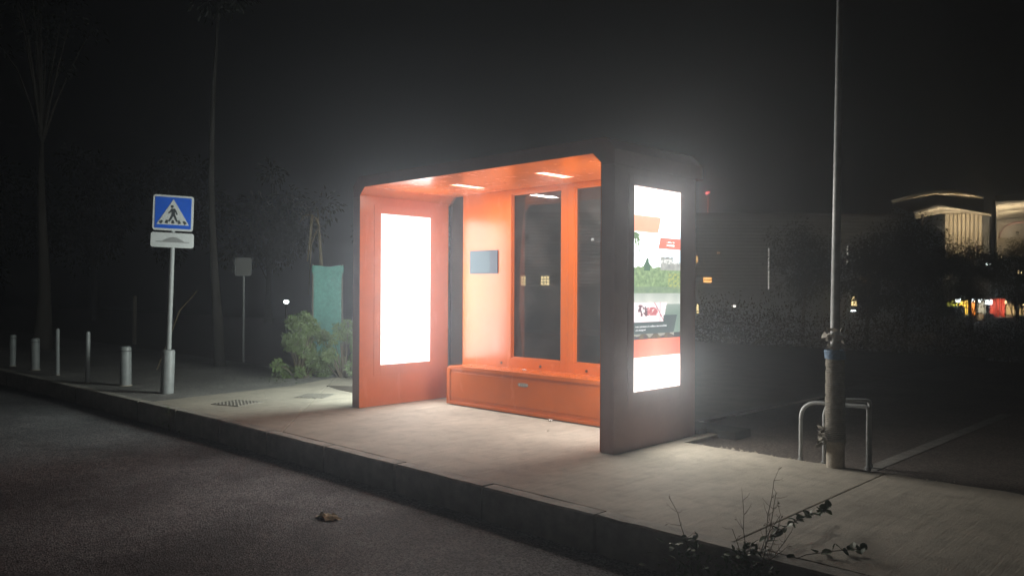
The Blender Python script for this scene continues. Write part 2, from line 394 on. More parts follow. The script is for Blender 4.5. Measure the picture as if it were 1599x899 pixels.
# small foot plates
for x0, p in ((XI-T, pl), (-T, pr)):
    MB().box(x0+.02, x0+T-.02, .02, 1.26, -.03, .0035).build('foot_plate', 'black_steel', p)
roof_poly = [(XI-T, 2.441), (XI-T, 2.57), (XI-T+.11, 2.68), (-.11, 2.68), (0, 2.57), (0, 2.441), (-T+lin, 2.441), (-T+lin, 2.464), (-T-.086, H+lin), (XI+.086, H+lin), (XI-lin, 2.464), (XI-lin, 2.441)]
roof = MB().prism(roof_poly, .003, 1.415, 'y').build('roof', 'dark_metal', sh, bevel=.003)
cl = [(XI, 2.4645), (XI+.088, H), (-T-.088, H), (-T, 2.4645), (-T+lin*.9, 2.4645), (-T-.086, H+lin*.9), (XI+.086, H+lin*.9), (XI-lin*.9, 2.4645)]
MB().prism(cl, 0, 1.412, 'y').build('ceiling', 'orange_paint', roof)
for xa, y0, y1 in ((-2.613, .528, .954), (-1.302, .498, .936)):
    c = MB()
    for bx in ((xa-.068, xa-.058, y0-.01, y1+.01), (xa+.058, xa+.068, y0-.01, y1+.01), (xa-.058, xa+.058, y0-.01, y0), (xa-.058, xa+.058, y1, y1+.01)): c.box(*bx, H-.006, H)
    fr = c.build('ceiling_light', 'orange_paint', roof)
    MB().quad((xa-.058, y0, H-.003), (xa+.058, y0, H-.003), (xa+.058, y1, H-.003), (xa-.058, y1, H-.003)).build('light_diffuser', 'ceiling_led', roof)
    panel_lamp('ceiling_lamp', (xa, (y0+y1)/2, H-.0045), (0, 0, -1), y1-y0, .116, 92, (1, .95, .86), roof)
# light box doors on the four panel faces
def door(panel, xf, sgn, y0, y1, z0, z1, by0, by1, bz0, bz1, m):
    d = MB(); e = .007
    xa, xb = sorted((xf+sgn*.0005, xf+sgn*e))
    d.box(xa, xb, y0, by0, z0, z1).box(xa, xb, by1, y1, z0, z1).box(xa, xb, by0, by1, z0, bz0).box(xa, xb, by0, by1, bz1, z1)
    d.build('light_box_frame', m, panel, bevel=.002)
LAMPS = {'lightbox_white': (LB, (1, .985, .96)), 'lightbox_cool': (30, (.92, 1, .93)), 'lightbox_poster': (36, (1, .96, .88))}
def diffuser(panel, xf, sgn, y0, y1, z0, z1, m='lightbox_white', name='light_diffuser'):
    x_ = xf+sgn*.004
    q = [(x_, y0, z0), (x_, y1, z0), (x_, y1, z1), (x_, y0, z1)]
    o = MB().quad(*q).build(name, m, panel)
    panel_lamp('panel_lamp', (xf+sgn*.0055, (y0+y1)/2, (z0+z1)/2), (sgn, 0, 0), z1-z0, y1-y0, *LAMPS[m], panel); return o
# left inner, left outer, right inner, right outer
door(pl, XI, 1, .20, 1.25, .362, 2.366, .296, 1.056, .481, 2.270, 'orange_paint'); diffuser(pl, XI, 1, .296, 1.056, .481, 2.270)
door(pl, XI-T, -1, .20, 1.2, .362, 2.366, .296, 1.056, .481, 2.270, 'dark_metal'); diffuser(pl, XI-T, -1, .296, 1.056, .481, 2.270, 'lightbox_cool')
door(pr, -T, -1, .20, 1.2, .362, 2.366, .278, 1.011, .499, 2.283, 'orange_paint'); diffuser(pr, -T, -1, .278, 1.011, .499, 2.283)
PY0, PY1, PZ0, PZ1 = .278, 1.011, .499, 2.283
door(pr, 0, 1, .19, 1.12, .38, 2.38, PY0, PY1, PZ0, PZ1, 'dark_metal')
def pz(v): return PZ1+(PZ0-PZ1)*v
def py_(u): return PY0+(PY1-PY0)*u
V0, V1 = .137, .835
diffuser(pr, 0, 1, PY0, PY1, pz(V0), PZ1, 'lightbox_poster', 'poster_top')
diffuser(pr, 0, 1, PY0, PY1, PZ0, pz(V1), 'lightbox_poster', 'poster_foot')
# printed middle of the poster as vertex colours
from mathutils import noise as mn
def lerp(a, b, t): t = max(0, min(1, t)); return tuple(x+(y-x)*t for x, y in zip(a, b))
WHITE = (4.2, 4.15, 4.0)
def print_col(u, v):
    nz = mn.noise((u*14, v*40, 0)); n2 = mn.noise((u*30, v*90, 3)); n3 = mn.noise((u*5, v*12, 7))
    red = (1.15, .26, .17)
    # sky
    c = lerp((3.2, 3.3, 3.3), (.95, 1.2, 1.35), (u-.35)*1.3+(v-.2)*1.5+n3*.25) if v < .42 else (1, 1, 1)
    # palm leaf upper left
    if v > .225 and v < .36:
        for k, (x0, x1, y1) in enumerate(((.02, .20, .262), (.02, .17, .30), (.03, .13, .345), (.01, .05, .33))):
            t = (v-.225)/(y1-.225)
            if 0 < t < 1:
                xx = x0+(x1-x0)*t**.7
                if abs(u-xx) < .022*(1.2-t): c = (.22+.1*nz, .34+.1*nz, .16)
    # skyline and fort
    sk = .392+.012*nz-.028*math.exp(-((u-.27)/.05)**2)*1.9
    if u > .55: sk = .338+.008*n2 if u < .84 else .362+.01*n2
    if v > sk and v < .52:
        if u > .55 and v < .405: c = (.55+.18*nz, .56+.18*nz, .52+.15*nz) if (v < .35 or v > .372 or n2 > .1) else (1.0, 1.0, .95)
        else: 
            k = .5+.5*nz+.4*n2
            c = lerp((.20, .32, .19), (.50, .66, .34), k)
            if abs(u-.27) < .06 and v < .41: c = (.14, .25, .17)
            if u > .72 and .42 < v < .5 and n2 > .0: c = (.55, .60, .22)
            if v > .49: c = lerp(c, (.30, .40, .30), .6)
    if .52 <= v: c = lerp((.62, .68, .60), (.95, .97, .88), (v-.52)*14+n3*.5)
    if v > .575: c = lerp((.55, .62, .56), (.30, .40, .34), (v-.575)*12+u*.5)
    # red banner and red label
    if .14 < v < .222 and u < .57-(v-.14)*.8: c = (1.7, .62, .40)
    if .243 < v < .297 and u > .55-(v-.243)*.9:
        c = (1.3, .32, .24)
        if .70 < u < .86 and (.258 < v < .266 or .274 < v < .281) and n2 > -.45: c = (2.2, 1.9, 1.8)
    # inset picture
    if .567+.0*u < v < .662 and u < .70-(v-.567)*.8:
        c = (1.3, 1.15, 1.15)
        if .08 < u < .28 and .578 < v < .635 and nz+n2*.6 > -.1: c = (.30, .20, .22)
        if .28 < u < .50 and .59 < v < .632: c = (.80, .28, .30) if n2 < .25 else (1.2, .9, .9)
        if abs(u-.55) < .012 or abs((u-.5)-(v-.6)*2.2) < .012: c = (.65, .35, .38)
    # caption bar
    if v > (.662 if u < .62 else .632) and v < .722 and u < .93-(v-.632)*.9:
        c = (.15, .19, .19)
    # crowd
    if .722 <= v < .748:
        hd = .735+.01*math.sin(u*24)+.006*nz
        c = (.20+.1*nz, .17+.08*nz, .14) if v > hd-.008 else (.50, .48, .42)
        if u > .86: c = (.10, .11, .11)
    if v >= .748: c = lerp((1.5, .48, .33), (1.15, .27, .18), abs(u-.45)*2)
    return c
NU, NV = 72, 240
m = MB(); cols = []
for j in range(NV):
    for i in range(NU):
        u0, u1 = i/NU, (i+1)/NU; v0 = V0+(V1-V0)*j/NV; v1 = V0+(V1-V0)*(j+1)/NV
        m.quad((.004, py_(u0), pz(v1)), (.004, py_(u1), pz(v1)), (.004, py_(u1), pz(v0)), (.004, py_(u0), pz(v0)))
        cols.append(print_col((u0+u1)/2, (v0+v1)/2))
me = bpy.data.meshes.new('poster_print'); off = sh.location+pr.location
me.from_pydata([(x-off.x, y-off.y, z-off.z) for x, y, z in m.v], [], m.f)
ca = me.color_attributes.new('print', 'FLOAT_COLOR', 'CORNER')
buf = []
for c in cols: buf += [*(max(0, k) for k in c), 1.0]*4
ca.data.foreach_set('color', buf)
me.materials.append(MATS['poster_print']); po = bpy.data.objects.new('poster_print', me); COL.objects.link(po); po.parent = pr
# caption lettering on the poster
emit('caption_white', (1, 1, 1), 1.9, False)
def lettering(txt, size, u, v, parent, m='caption_white'):
    cu = bpy.data.curves.new('caption', 'FONT'); cu.body = txt; cu.size = size; cu.resolution_u = 1
    tmp = bpy.data.objects.new('caption', cu); COL.objects.link(tmp)
    dg = bpy.context.evaluated_depsgraph_get(); dg.update()
    me_ = bpy.data.meshes.new_from_object(tmp.evaluated_get(dg)); bpy.data.objects.remove(tmp)
    for vt in me_.vertices:
        x, y, _ = vt.co; vt.co = (.0062-off.x, py_(u)+x-off.y, pz(v)+y-off.z)
    me_.materials.clear(); me_.materials.append(MATS[m]); o = bpy.data.objects.new('caption', me_); COL.objects.link(o); o.parent = parent
lettering('votre partenaire de confiance dans la mobilit\u00e9', .0262, .03, .689, pr)
lettering('et le transport', .0262, .03, .706, pr)
# back wall: slim pane, orange panel, framed windows
YW = 1.353
MB().box(XI+.004, -3.375, YW+.03, YW+.038, .02, 2.545).build('slim_pane', 'glass', sh)
bp_ = MB().box(-3.366, -2.588, YW, YW+.05, .01, 2.549).build('back_panel', 'orange_paint', sh, bevel=.004)
MB().box(-.702, -T-.001, YW, YW+.05, .01, 2.549).build('back_panel', 'orange_paint', sh, bevel=.004)
scr = MB().box(-3.222, -2.738, YW-.014, YW-.0005, 1.573, 1.852).build('information_screen', 'screen_dim', bp_, bevel=.003)
MB().quad((-3.215, YW-.0155, 1.579), (-2.865, YW-.0155, 1.579), (-2.865, YW-.0155, 1.846), (-3.215, YW-.0155, 1.846)).build('screen_face', 'screen_glass', bp_)  # stops short, so the edge of the light box reflection is built in
def window(x0, x1, gx0, gx1, z0, z1):
    f = MB(); a, b = YW-.012, YW+.05
    f.box(x0, gx0, a, b, .01, 2.549).box(gx1, x1, a, b, .01, 2.549).box(gx0, gx1, a, b, .01, z0).box(gx0, gx1, a, b, z1, 2.549)
    fr = f.build('window_frame', 'orange_paint', sh, bevel=.003)
    k = MB(); e = .016
    k.box(gx0, gx0+e, YW+.004, YW+.03, z0, z1).box(gx1-e, gx1, YW+.004, YW+.03, z0, z1).box(gx0+e, gx1-e, YW+.004, YW+.03, z0, z0+e).box(gx0+e, gx1-e, YW+.004, YW+.03, z1-e, z1)
    k.build('glazing_bead', 'orange_paint', fr, bevel=.002)
    MB().box(gx0+.002, gx1-.002, YW+.031, YW+.039, z0+.002, z1-.002).build('pane', 'glass', fr)
    return fr
w1 = window(-2.586, -1.646, -2.511, -1.738, .576, 2.501)
w2 = window(-1.644, -.704, -1.552, -.779, .576, 2.501)
def bolt(x, z, par, y):
    m = MB(); m.tube([(x, y-.004, z), (x, y+.004, z)], .016, 10); m.build('bolt', 'bolt', par)
bolt(-2.675, .508, bp_, YW-.002); bolt(-2.038, .507, w1, YW-.014); bolt(-1.368, .505, w2, YW-.014)
# bench
YB, XB0, XB1, ZB = .958, -3.213, -T-.002, .468
ch = .055
outl = [(XB0, .0), (XB1, .0), (XB1, ZB), (XB0+ch, ZB), (XB0+.016, ZB-.02), (XB0, ZB-ch)]
be = MB().prism([(x, z if z > 0 else .03) for x, z in outl], YB+.014, YW-.014, 'y').build('bench', 'orange_paint', sh, bevel=.006)
t = .055
inn = [(XB0+t, .045), (XB1-.004, .045), (XB1-.004, ZB-.045), (XB0+ch+.012, ZB-.045), (XB0+t+.010, ZB-.055), (XB0+t, ZB-ch-.018)]
tr = MB(); b = 0
ow = [(x, max(z, .012)) for x, z in outl]
n = 6
tr.v += [(x, YB, z) for x, z in ow]+[(x, YB, z) for x, z in inn]+[(x, YB+.0135, z) for x, z in ow]+[(x, YB+.0135, z) for x, z in inn]
for i in range(n):
    j = (i+1) % n
    tr.f += [(i, j, n+j, n+i), (2*n+i, 3*n+i, 3*n+j, 2*n+j), (i, 2*n+i, 2*n+j, j), (n+i, n+j, 3*n+j, 3*n+i)]
tr.build('bench_trim', 'orange_paint', be, bevel=.003)
MB().box(XB0+t+.004, XB1-.006, YB+.0095, YB+.0138, .088, ZB-.075).build('bench_front', 'orange_paint', be, bevel=.002)
pm = MB()
rr = [(-1.955+.075*math.copysign(abs(math.cos(a))**.6, math.cos(a)), .335+.021*math.copysign(abs(math.sin(a))**.6, math.sin(a))) for a in [2*math.pi*k/20 for k in range(20)]]
pm.prism(rr, YB+.004, YB+.0094, 'y'); pm.build('badge', 'iron', be)
pm = MB()
for k in range(4): pm.tube([(-2.005+k*.033, YB+.0015, .335), (-2.005+k*.033, YB+.004, .335)], .009, 8)
pm.build('badge_dots', 'galvanised', be)

# ------------------------------------------------------------------ pedestrian crossing sign
sg = empty('pedestrian_crossing_sign', (-6.54, -1.01, 0), rad(66), label='blue and white pedestrian crossing sign with speed hump plate on a grey post', cat='road sign')
sg.rotation_euler = (0, rad(1.6), rad(66))
def lb(name, mbd, m, par=None, **k): return mbd.build(name, m, par or sg, local=True, **k)
soft(lb('post', MB().tube([(0, 0, 0), (0, 0, 2.59)], .034, 16), 'grey_steel', smooth=True))
soft(lb('base_sleeve', MB().tube([(0, 0, -.02), (0, 0, .545), (0, 0, .562), (0, 0, .572)], [.083, .083, .076, .05], 24), 'grey_steel', smooth=True))
def rrect(w_, h_, r_, cx=0, cz=0, n=5):
    o = []
    for (sx, sz, a0) in ((1, 1, 0), (-1, 1, 90), (-1, -1, 180), (1, -1, 270)):
        for k in range(n+1):
            a = rad(a0+90*k/n); o.append((cx+sx*(w_/2-r_)+r_*math.cos(a), cz+sz*(h_/2-r_)+r_*math.sin(a)))
    return o
W_, H_, ZC = .495, .465, 2.365
yf = -.05
plate = lb('sign_plate', MB().prism(rrect(W_, H_, .035, 0, ZC), yf, yf+.018, 'y'), 'sign_white', bevel=.003)
lb('blue_field', MB().prism(rrect(W_-.055, H_-.055, .008, 0, ZC), yf-.003, yf, 'y'), 'sign_blue', plate)
def P(u, v): return ((u-.5)*W_, ZC+(.5-v)*H_)
lb('white_triangle', MB().prism([P(.5, .11), P(.90, .835), P(.10, .835)], yf-.006, yf-.003, 'y'), 'sign_white', plate)
wm = MB()
def strip(a, b, wa, wb):
    (x0, z0), (x1, z1) = P(*a), P(*b); dx, dz = x1-x0, z1-z0; l = math.hypot(dx, dz); nx, nz = -dz/l, dx/l
    wm.prism([(x0+nx*wa, z0+nz*wa), (x1+nx*wb, z1+nz*wb), (x1-nx*wb, z1-nz*wb), (x0-nx*wa, z0-nz*wa)], yf-.009, yf-.006, 'y')
hx, hz = P(.475, .325)
wm.prism([(hx+.017*math.cos(a), hz+.018*math.sin(a)) for a in [2*math.pi*k/12 for k in range(12)]], yf-.009, yf-.006, 'y')
strip((.495, .38), (.505, .545), .024, .018)
strip((.47, .40), (.43, .475), .011, .009); strip((.43, .475), (.385, .51), .009, .008)
strip((.53, .40), (.575, .48), .011, .009); strip((.575, .48), (.60, .545), .009, .008)
strip((.495, .53), (.455, .64), .015, .012); strip((.455, .64), (.40, .745), .012, .010)
strip((.515, .53), (.555, .63), .015, .012); strip((.555, .63), (.60, .745), .012, .010)
lb('walking_figure', wm, 'sign_black', plate)
for u, sl_ in ((.205, .045), (.345, .022), (.50, 0), (.655, -.022), (.795, -.045)):
    wm = MB(); strip((u+sl_*.8, .705 if abs(sl_) < .04 else .725), (u-sl_*.5, .80), .012, .018); lb('crossing_bar', wm, 'sign_black', plate)
pl2 = lb('hump_plate', MB().prism(rrect(.525, .195, .03, 0, 2.008), yf, yf+.016, 'y'), 'sign_white', bevel=.003)
def Q(x, y): return ((x-400)/465*.525, 2.008+(697-(y-(x-400)*.055))/190*.195)
hp = [Q(225, 702)]
for k in range(0, 15):
    t = k/14; hp.append((Q(290, 0)[0]+(Q(535, 0)[0]-Q(290, 0)[0])*t, 2.008-.018+.058*math.sin(math.pi*t)**1.1))
hp += [Q(585, 740-0), Q(585, 752), Q(225, 722)]
hp = [(Q(225, 0)[0], 1.992)]+hp[1:16]+[(Q(585, 0)[0], 1.990), (Q(585, 0)[0], 1.978), (Q(225, 0)[0], 1.978)]
lb('hump_symbol', MB().prism(hp, yf-.003, yf, 'y'), 'sign_grey', pl2)
for z in (2.26, 2.47, 2.01):
    lb('clamp', MB().box(-.05, .05, yf+.0185, .036, z-.014, z+.014), 'galvanised')

# ------------------------------------------------------------------ bollards along the kerb
def bollard(x, y, r_, h_, name, label, grp, tilt=0):
    e = empty(name, (x, y, -.006), label=label, cat='bollard', group=grp)
    soft(MB().tube([(0, 0, -.02), (0, 0, h_-.03), (0, 0, h_-.012), (0, 0, h_)], [r_, r_, r_*.93, r_*.55], 20).build('shaft', 'grey_steel', e, smooth=True, local=True))
    soft(MB().tube([(0, 0, -.01), (0, 0, .012)], r_*1.18, 20).build('collar', 'concrete', e, local=True))
    if r_ > .05: soft(MB().tube([(0, 0, h_-.075), (0, 0, h_-.062)], r_*1.015, 20).build('band', 'black_steel', e, local=True))
    e.rotation_euler = (tilt, tilt*.5, 0)
bollard(-7.78, -1.08, .077, .56, 'bollard', 'thick grey bollard nearest to the pedestrian crossing sign', 'thick grey bollards', .008)
bollard(-8.47, -1.36, .031, .75, 'slim_bollard', 'slim grey post second left of the crossing sign', 'slim grey posts', -.008)
bollard(-9.89, -1.34, .031, .74, 'slim_bollard', 'slim grey post standing nearest to the thick tree trunk', 'slim grey posts', .006)
bollard(-11.01, -1.35, .066, .54, 'bollard', 'thick grey bollard just in front of the tree trunk', 'thick grey bollards', .012)
bollard(-12.01, -1.44, .052, .56, 'bollard', 'farthest grey bollard, at the left edge of the picture', 'thick grey bollards', -.01)

# ------------------------------------------------------------------ pole wrapped with rope
pb_ = Vector((1.508, .875, 0))
pe = empty('flag_pole', tuple(pb_), label='tall thin grey pole wrapped in rope inside metal hoops', cat='pole')
t0 = at(1309.5, 728, 6.27); t1 = at(1303.8, 520, 6.27); t2 = at(1311.5, 0, 6.27)
t3 = t2+(t2-t1)*.9
ctr = lambda z: Vector((t1.x+(z-t1.z)*(t2.x-t1.x)/(t2.z-t1.z), t1.y+(z-t1.z)*(t2.y-t1.y)/(t2.z-t1.z), z)) if z > t1.z else pb_.lerp(t1, max(0, z)/t1.z)
soft(MB().tube([ctr(z) for z in (.9, 1.2, 2, 3, 4.2, 6)], [.036, .035, .031, .026, .020, .012], 16).build('mast', 'galvanised', pe, smooth=True))
soft(MB().tube([ctr(0)+Vector((0, 0, -.03)), ctr(.3), ctr(.9)], [.069, .067, .058], 20).build('sleeve', 'stone', pe, smooth=True))
rp = random.Random(5)
m = MB(); pts = []; rads = []
turns = 46
for k in range(turns*14):
    z = .20+.71*k/(turns*14); a = 2*math.pi*k/14; r_ = .074-.012*(z/.9)+.0025*math.sin(k*.13)+rp.uniform(-.0012, .0012)
    c = ctr(z); pts.append(c+Vector((r_*math.cos(a), r_*math.sin(a), 0))); rads.append(.0085+.002*math.sin(k*.07))
m.tube(pts, rads, 6); m.build('rope_wrap', 'rope', pe, smooth=True)
m = MB()
for k in range(5):
    z = .855+k*.014; m.tube([ctr(z)+Vector(((.072+.003*math.sin(a*3+k))*math.cos(a), .072*math.sin(a), .003*math.sin(a*2+k))) for a in [2*math.pi*q/20 for q in range(21)]], .0085, 6, cap=False)
m.build('blue_cord', 'blue_tape', pe, smooth=True)
def scraps(n, zlo, zhi, r0, size, seed, side=None):
    rr_ = random.Random(seed); m = MB()
    for _ in range(n):
        z = rr_.uniform(zlo, zhi); a = rr_.uniform(0, 6.283) if side is None else side+rr_.uniform(-.6, .6)
        c = ctr(z); rad_ = r0+rr_.uniform(-.01, .015); p = c+Vector((rad_*math.cos(a), rad_*math.sin(a), 0))
        tn = Vector((-math.sin(a), math.cos(a), rr_.uniform(-.5, .5))); dn = Vector((math.cos(a)*rr_.uniform(.0, .8), math.sin(a)*rr_.uniform(0, .8), rr_.choice((-1, 1))*rr_.uniform(.3, 1)))
        s_ = size*rr_.uniform(.5, 1.2); q = [p]
        b = len(m.v); nx_ = 4
        for i in range(nx_+1):
            for j in range(3):
                v_ = p+tn*s_*(i/nx_-.5)+dn*s_*.7*(j/2)+Vector((rr_.uniform(-1, 1), rr_.uniform(-1, 1), rr_.uniform(-1, 1)))*s_*.13; m.v.append(tuple(v_))
        for i in range(nx_):
            for j in range(2): m.f.append((b+i*3+j, b+i*3+j+1, b+i*3+3+j+1, b+i*3+3+j))
    return m
scraps(16, .93, 1.08, .045, .085, 3).build('torn_plastic', 'plastic_scrap', pe, smooth=True)
scraps(34, .17, .30, .095, .075, 8, side=math.pi*1.13).build('frayed_rope', 'rope', pe, smooth=True)

# metal hoops around the pole
def arc(p0, p1, p2, n=8):
    p0, p1, p2 = map(Vector, (p0, p1, p2)); return [(p0*(1-t)**2+p1*2*t*(1-t)+p2*t*t) for t in [k/n for k in range(n+1)]]
def hoop(a, b, h_, r_, corner_b, label):
    a = Vector((*a, 0)); b = Vector((*b, 0)); e = empty('metal_hoop', tuple(a), label=label, cat='hoop barrier', group='bent steel hoops around the pole')
    d = (b-a).normalized(); up = Vector((0, 0, 1)); c = .15
    path = [a-up*.08, a+up*(h_-c)]+arc(a+up*(h_-c), a+up*h_, a+up*h_+d*c)[1:]
    cb = .15 if corner_b else .03
    path += arc(b+up*h_-d*cb, b+up*h_, b+up*(h_-cb))+[b-up*.08]
    soft(MB().tube(path, r_, 12).build('tube', 'galvanised', e, smooth=True))
    for q in (a, b): MB().tube([q-up*.03, q+up*.006], r_*1.5, 12).build('foot_flange', 'galvanised', e)
hoop((1.19, .955), (1.70, 1.03), .475, .0158, False, 'nearer bent steel hoop with its left leg farthest from the pole')
hoop((1.372, .985), (1.655, 1.185), .505, .0165, False, 'farther bent steel hoop whose leg stands just left of the pole')

# ------------------------------------------------------------------ dark block, litter, weeds
pn = MB().box(-.9, .31, 1.50, 1.80, -.06, .04); pn.box(-.9, .0, 1.36, 1.5, -.06, .04)  # low block in a single near-black tone
tag(pn.build('dark_block', 'dark_block', bevel=.01), 'low near-black block at the back corner of the shelter', 'dark_block')
def crumple(name, c, dims, m, label, cat, seed, thin=.004):
    rr_ = random.Random(seed); mb_ = MB(); nx_, ny_ = 7, 5
    for s_ in (1, 0):
        for i in range(nx_):
            for j in range(ny_):
                if s_: rr_.seed(seed*1000+i*10+j)
                else: rr_.seed(seed*1000+i*10+j)
                x_ = (i/(nx_-1)-.5)*dims[0]*(1+rr_.uniform(-.1, .1)); y_ = (j/(ny_-1)-.5)*dims[1]*(1+rr_.uniform(-.2, .2))
                z_ = abs(math.sin(i*1.3+seed)*.6+math.cos(j*1.7))*dims[2]*.5+rr_.uniform(0, dims[2]*.4)+(thin if s_ else 0)
                mb_.v.append((c[0]+x_, c[1]+y_, c[2]+z_))
    N_ = nx_*ny_
    for i in range(nx_-1):
        for j in range(ny_-1):
            q = (i*ny_+j, i*ny_+j+1, (i+1)*ny_+j+1, (i+1)*ny_+j); mb_.f.append(q); mb_.f.append(tuple(N_+k for k in reversed(q)))
    return tag(mb_.build(name, m), label, cat)
crumple('crumpled_carton', (-.745, -2.29, -.225), (.17, .10, .03), 'cardboard', 'crumpled tan carton lying on the road', 'litter', 4)
crumple('paper_scrap', (-1.50, .90, .0), (.05, .035, .02), 'paper', 'small white paper scrap at the foot of the bench', 'litter', 6)
crumple('paper_scrap', (-1.12, .44, .0), (.018, .016, .008), 'stone', 'tiny grey crumb of paper on the shelter floor', 'litter', 9)
crumple('paper_scrap', (-2.12, 1.16, .468), (.055, .03, .012), 'paper', 'small pale scrap left on the bench seat', 'litter', 12)
# loose stones along the broken back edge of the pavement
rs = random.Random(21); m = MB()
for _ in range(420):
    x = rs.uniform(.15, 3.4); y = .95+abs(rs.gauss(0, .06))+(.03 if x < 1.2 else 0); s_ = rs.uniform(.005, .022)*(1.3 if rs.random() < .1 else 1)
    b = len(m.v); z = -.042+s_*.3
    for dx, dy, dz in ((1, 0, 0), (0, 1, 0), (-1, 0, 0), (0, -1, 0), (0, 0, 1), (0, 0, -1)):
        m.v.append((x+dx*s_*rs.uniform(.6, 1.3), y+dy*s_*rs.uniform(.6, 1.3), z+dz*s_*rs.uniform(.5, 1)))
    for f in ((0, 1, 4), (1, 2, 4), (2, 3, 4), (3, 0, 4), (1, 0, 5), (2, 1, 5), (3, 2, 5), (0, 3, 5)): m.f.append(tuple(b+k for k in f))
tag(m.build('gravel', 'stone'), 'loose gravel along the broken back edge of the pavement', 'gravel', kind='stuff')

def weed(loc, name, label, grp, stems, leafy, seed, runner=None):
    rr_ = random.Random(seed); e = empty(name, loc, label=label, cat='weed', group=grp)
    m = MB(); lv = MB()
    for (dx, dy, h_) in stems:
        pts = []; n_ = 7
        b0 = Vector((rr_.uniform(-.05, .05), rr_.uniform(-.03, .03), -.05))
        for k in range(n_+1):
            t = k/n_; pts.append(b0+Vector((dx*t**1.5, dy*t**1.5, h_*t))+Vector((rr_.uniform(-1, 1), rr_.uniform(-1, 1), 0))*.012*t)
        m.tube(pts, [.0028*(1-.7*k/n_)+.0006 for k in range(n_+1)], 4)
        for k in range(2, n_+1):
            for _ in range(rr_.randint(1, 3)):
                p = pts[k]; d = Vector((rr_.uniform(-1, 1), rr_.uniform(-1, 1), rr_.uniform(0, .8))).normalized(); l_ = rr_.uniform(.02, .09)
                m.tube([p, p+d*l_*.6, p+d*l_+Vector((0, 0, .01))], [.0013, .001, .0006], 3, cap=False)
                if rr_.random() < .45: lv.leaf(p+d*l_*.8, d+Vector((0, 0, -.4)), Vector((rr_.uniform(-1, 1), rr_.uniform(-1, 1), 1)), rr_.uniform(.012, .028), rr_.uniform(.006, .014))
    gl = MB()
    for _ in range(leafy):
        a = rr_.uniform(0, 6.283); r_ = abs(rr_.gauss(0, .13)); p = Vector((r_*math.cos(a)*1.5, r_*math.sin(a)*.7, rr_.uniform(-.05, .26)*max(.2, 1-r_*3)))
        gl.oval(p, (rr_.uniform(-1, 1), rr_.uniform(-1, 1), rr_.uniform(-.1, 1)), Vector((rr_.uniform(-.6, .6), rr_.uniform(-.6, .6), 1)), rr_.uniform(.025, .055), rr_.uniform(.014, .03))
    for ru in (runner or []):
        m.tube(ru, [.003]*len(ru), 4)
        rv = [Vector(p) for p in ru]; L_ = len(rv)-1; steps = L_*6
        for k in range(1, steps+1):
            t = k/steps*L_; i = min(int(t), L_-1); p = rv[i].lerp(rv[i+1], t-i)
            for s_ in (-1, 1):
                if rr_.random() < (.2 if ru is runner[0] else .5): continue
                d = Vector((rr_.uniform(-.6, .6), s_*rr_.uniform(.4, 1), rr_.uniform(-.5, .7)))
                gl.oval(p, d, Vector((rr_.uniform(-.8, .8), rr_.uniform(-.8, .8), 1)), rr_.uniform(.045, .07), rr_.uniform(.036, .055))
    m.build('stems', 'stem', e, local=True)
    if lv.f: lv.build('dry_leaves', 'leaf_dry', e, local=True, kind='stuff')
    if gl.f: gl.build('leaves', 'weed_leaf', e, local=True, kind='stuff')
    return e
weed((2.05, -1.54, -.2), 'kerb_weed', 'dry stemmed weed with a leafy runner across the kerb at lower right', 'weeds at the kerb',
     [(-.02, .15, .62), (.05, .10, .58), (-.08, .1, .5), (.12, .1, .46), (.16, .02, .30), (-.14, .05, .36), (.02, .2, .42), (.1, .18, .36)], 430, 2,
     [[(.02, .0, .14), (.02, .16, .27), (.03, .36, .29), (.04, .56, .305), (.04, .74, .29), (.03, .9, .275)], [(.08, .05, .14), (.22, .16, .22), (.33, .30, .235), (.40, .42, .23)]])
weed((1.70, -1.56, -.2), 'kerb_weed', 'small weed with one bare leaning stalk beside the bigger kerb weed', 'weeds at the kerb', [(-.16, .04, .44), (.03, .05, .24), (.05, .0, .2)], 110, 5)
weed((-5.0, -1.62, -.2), 'kerb_weed', 'tiny weed in the gutter near the crossing sign', 'weeds at the kerb', [(.03, .02, .2), (-.03, .02, .16)], 26, 9)
weed((2.75, -1.60, -.2), 'kerb_weed', 'low dark weed clump in the gutter at the right edge', 'weeds at the kerb', [(.03, .02, .1), (-.03, .05, .12)], 120, 13)
weed((-6.62, .62, .0), 'footpath_weed', 'low green weed at the edge of the footpath left of the bush', 'weeds on the footpath', [(.03, .02, .1)], 60, 15)

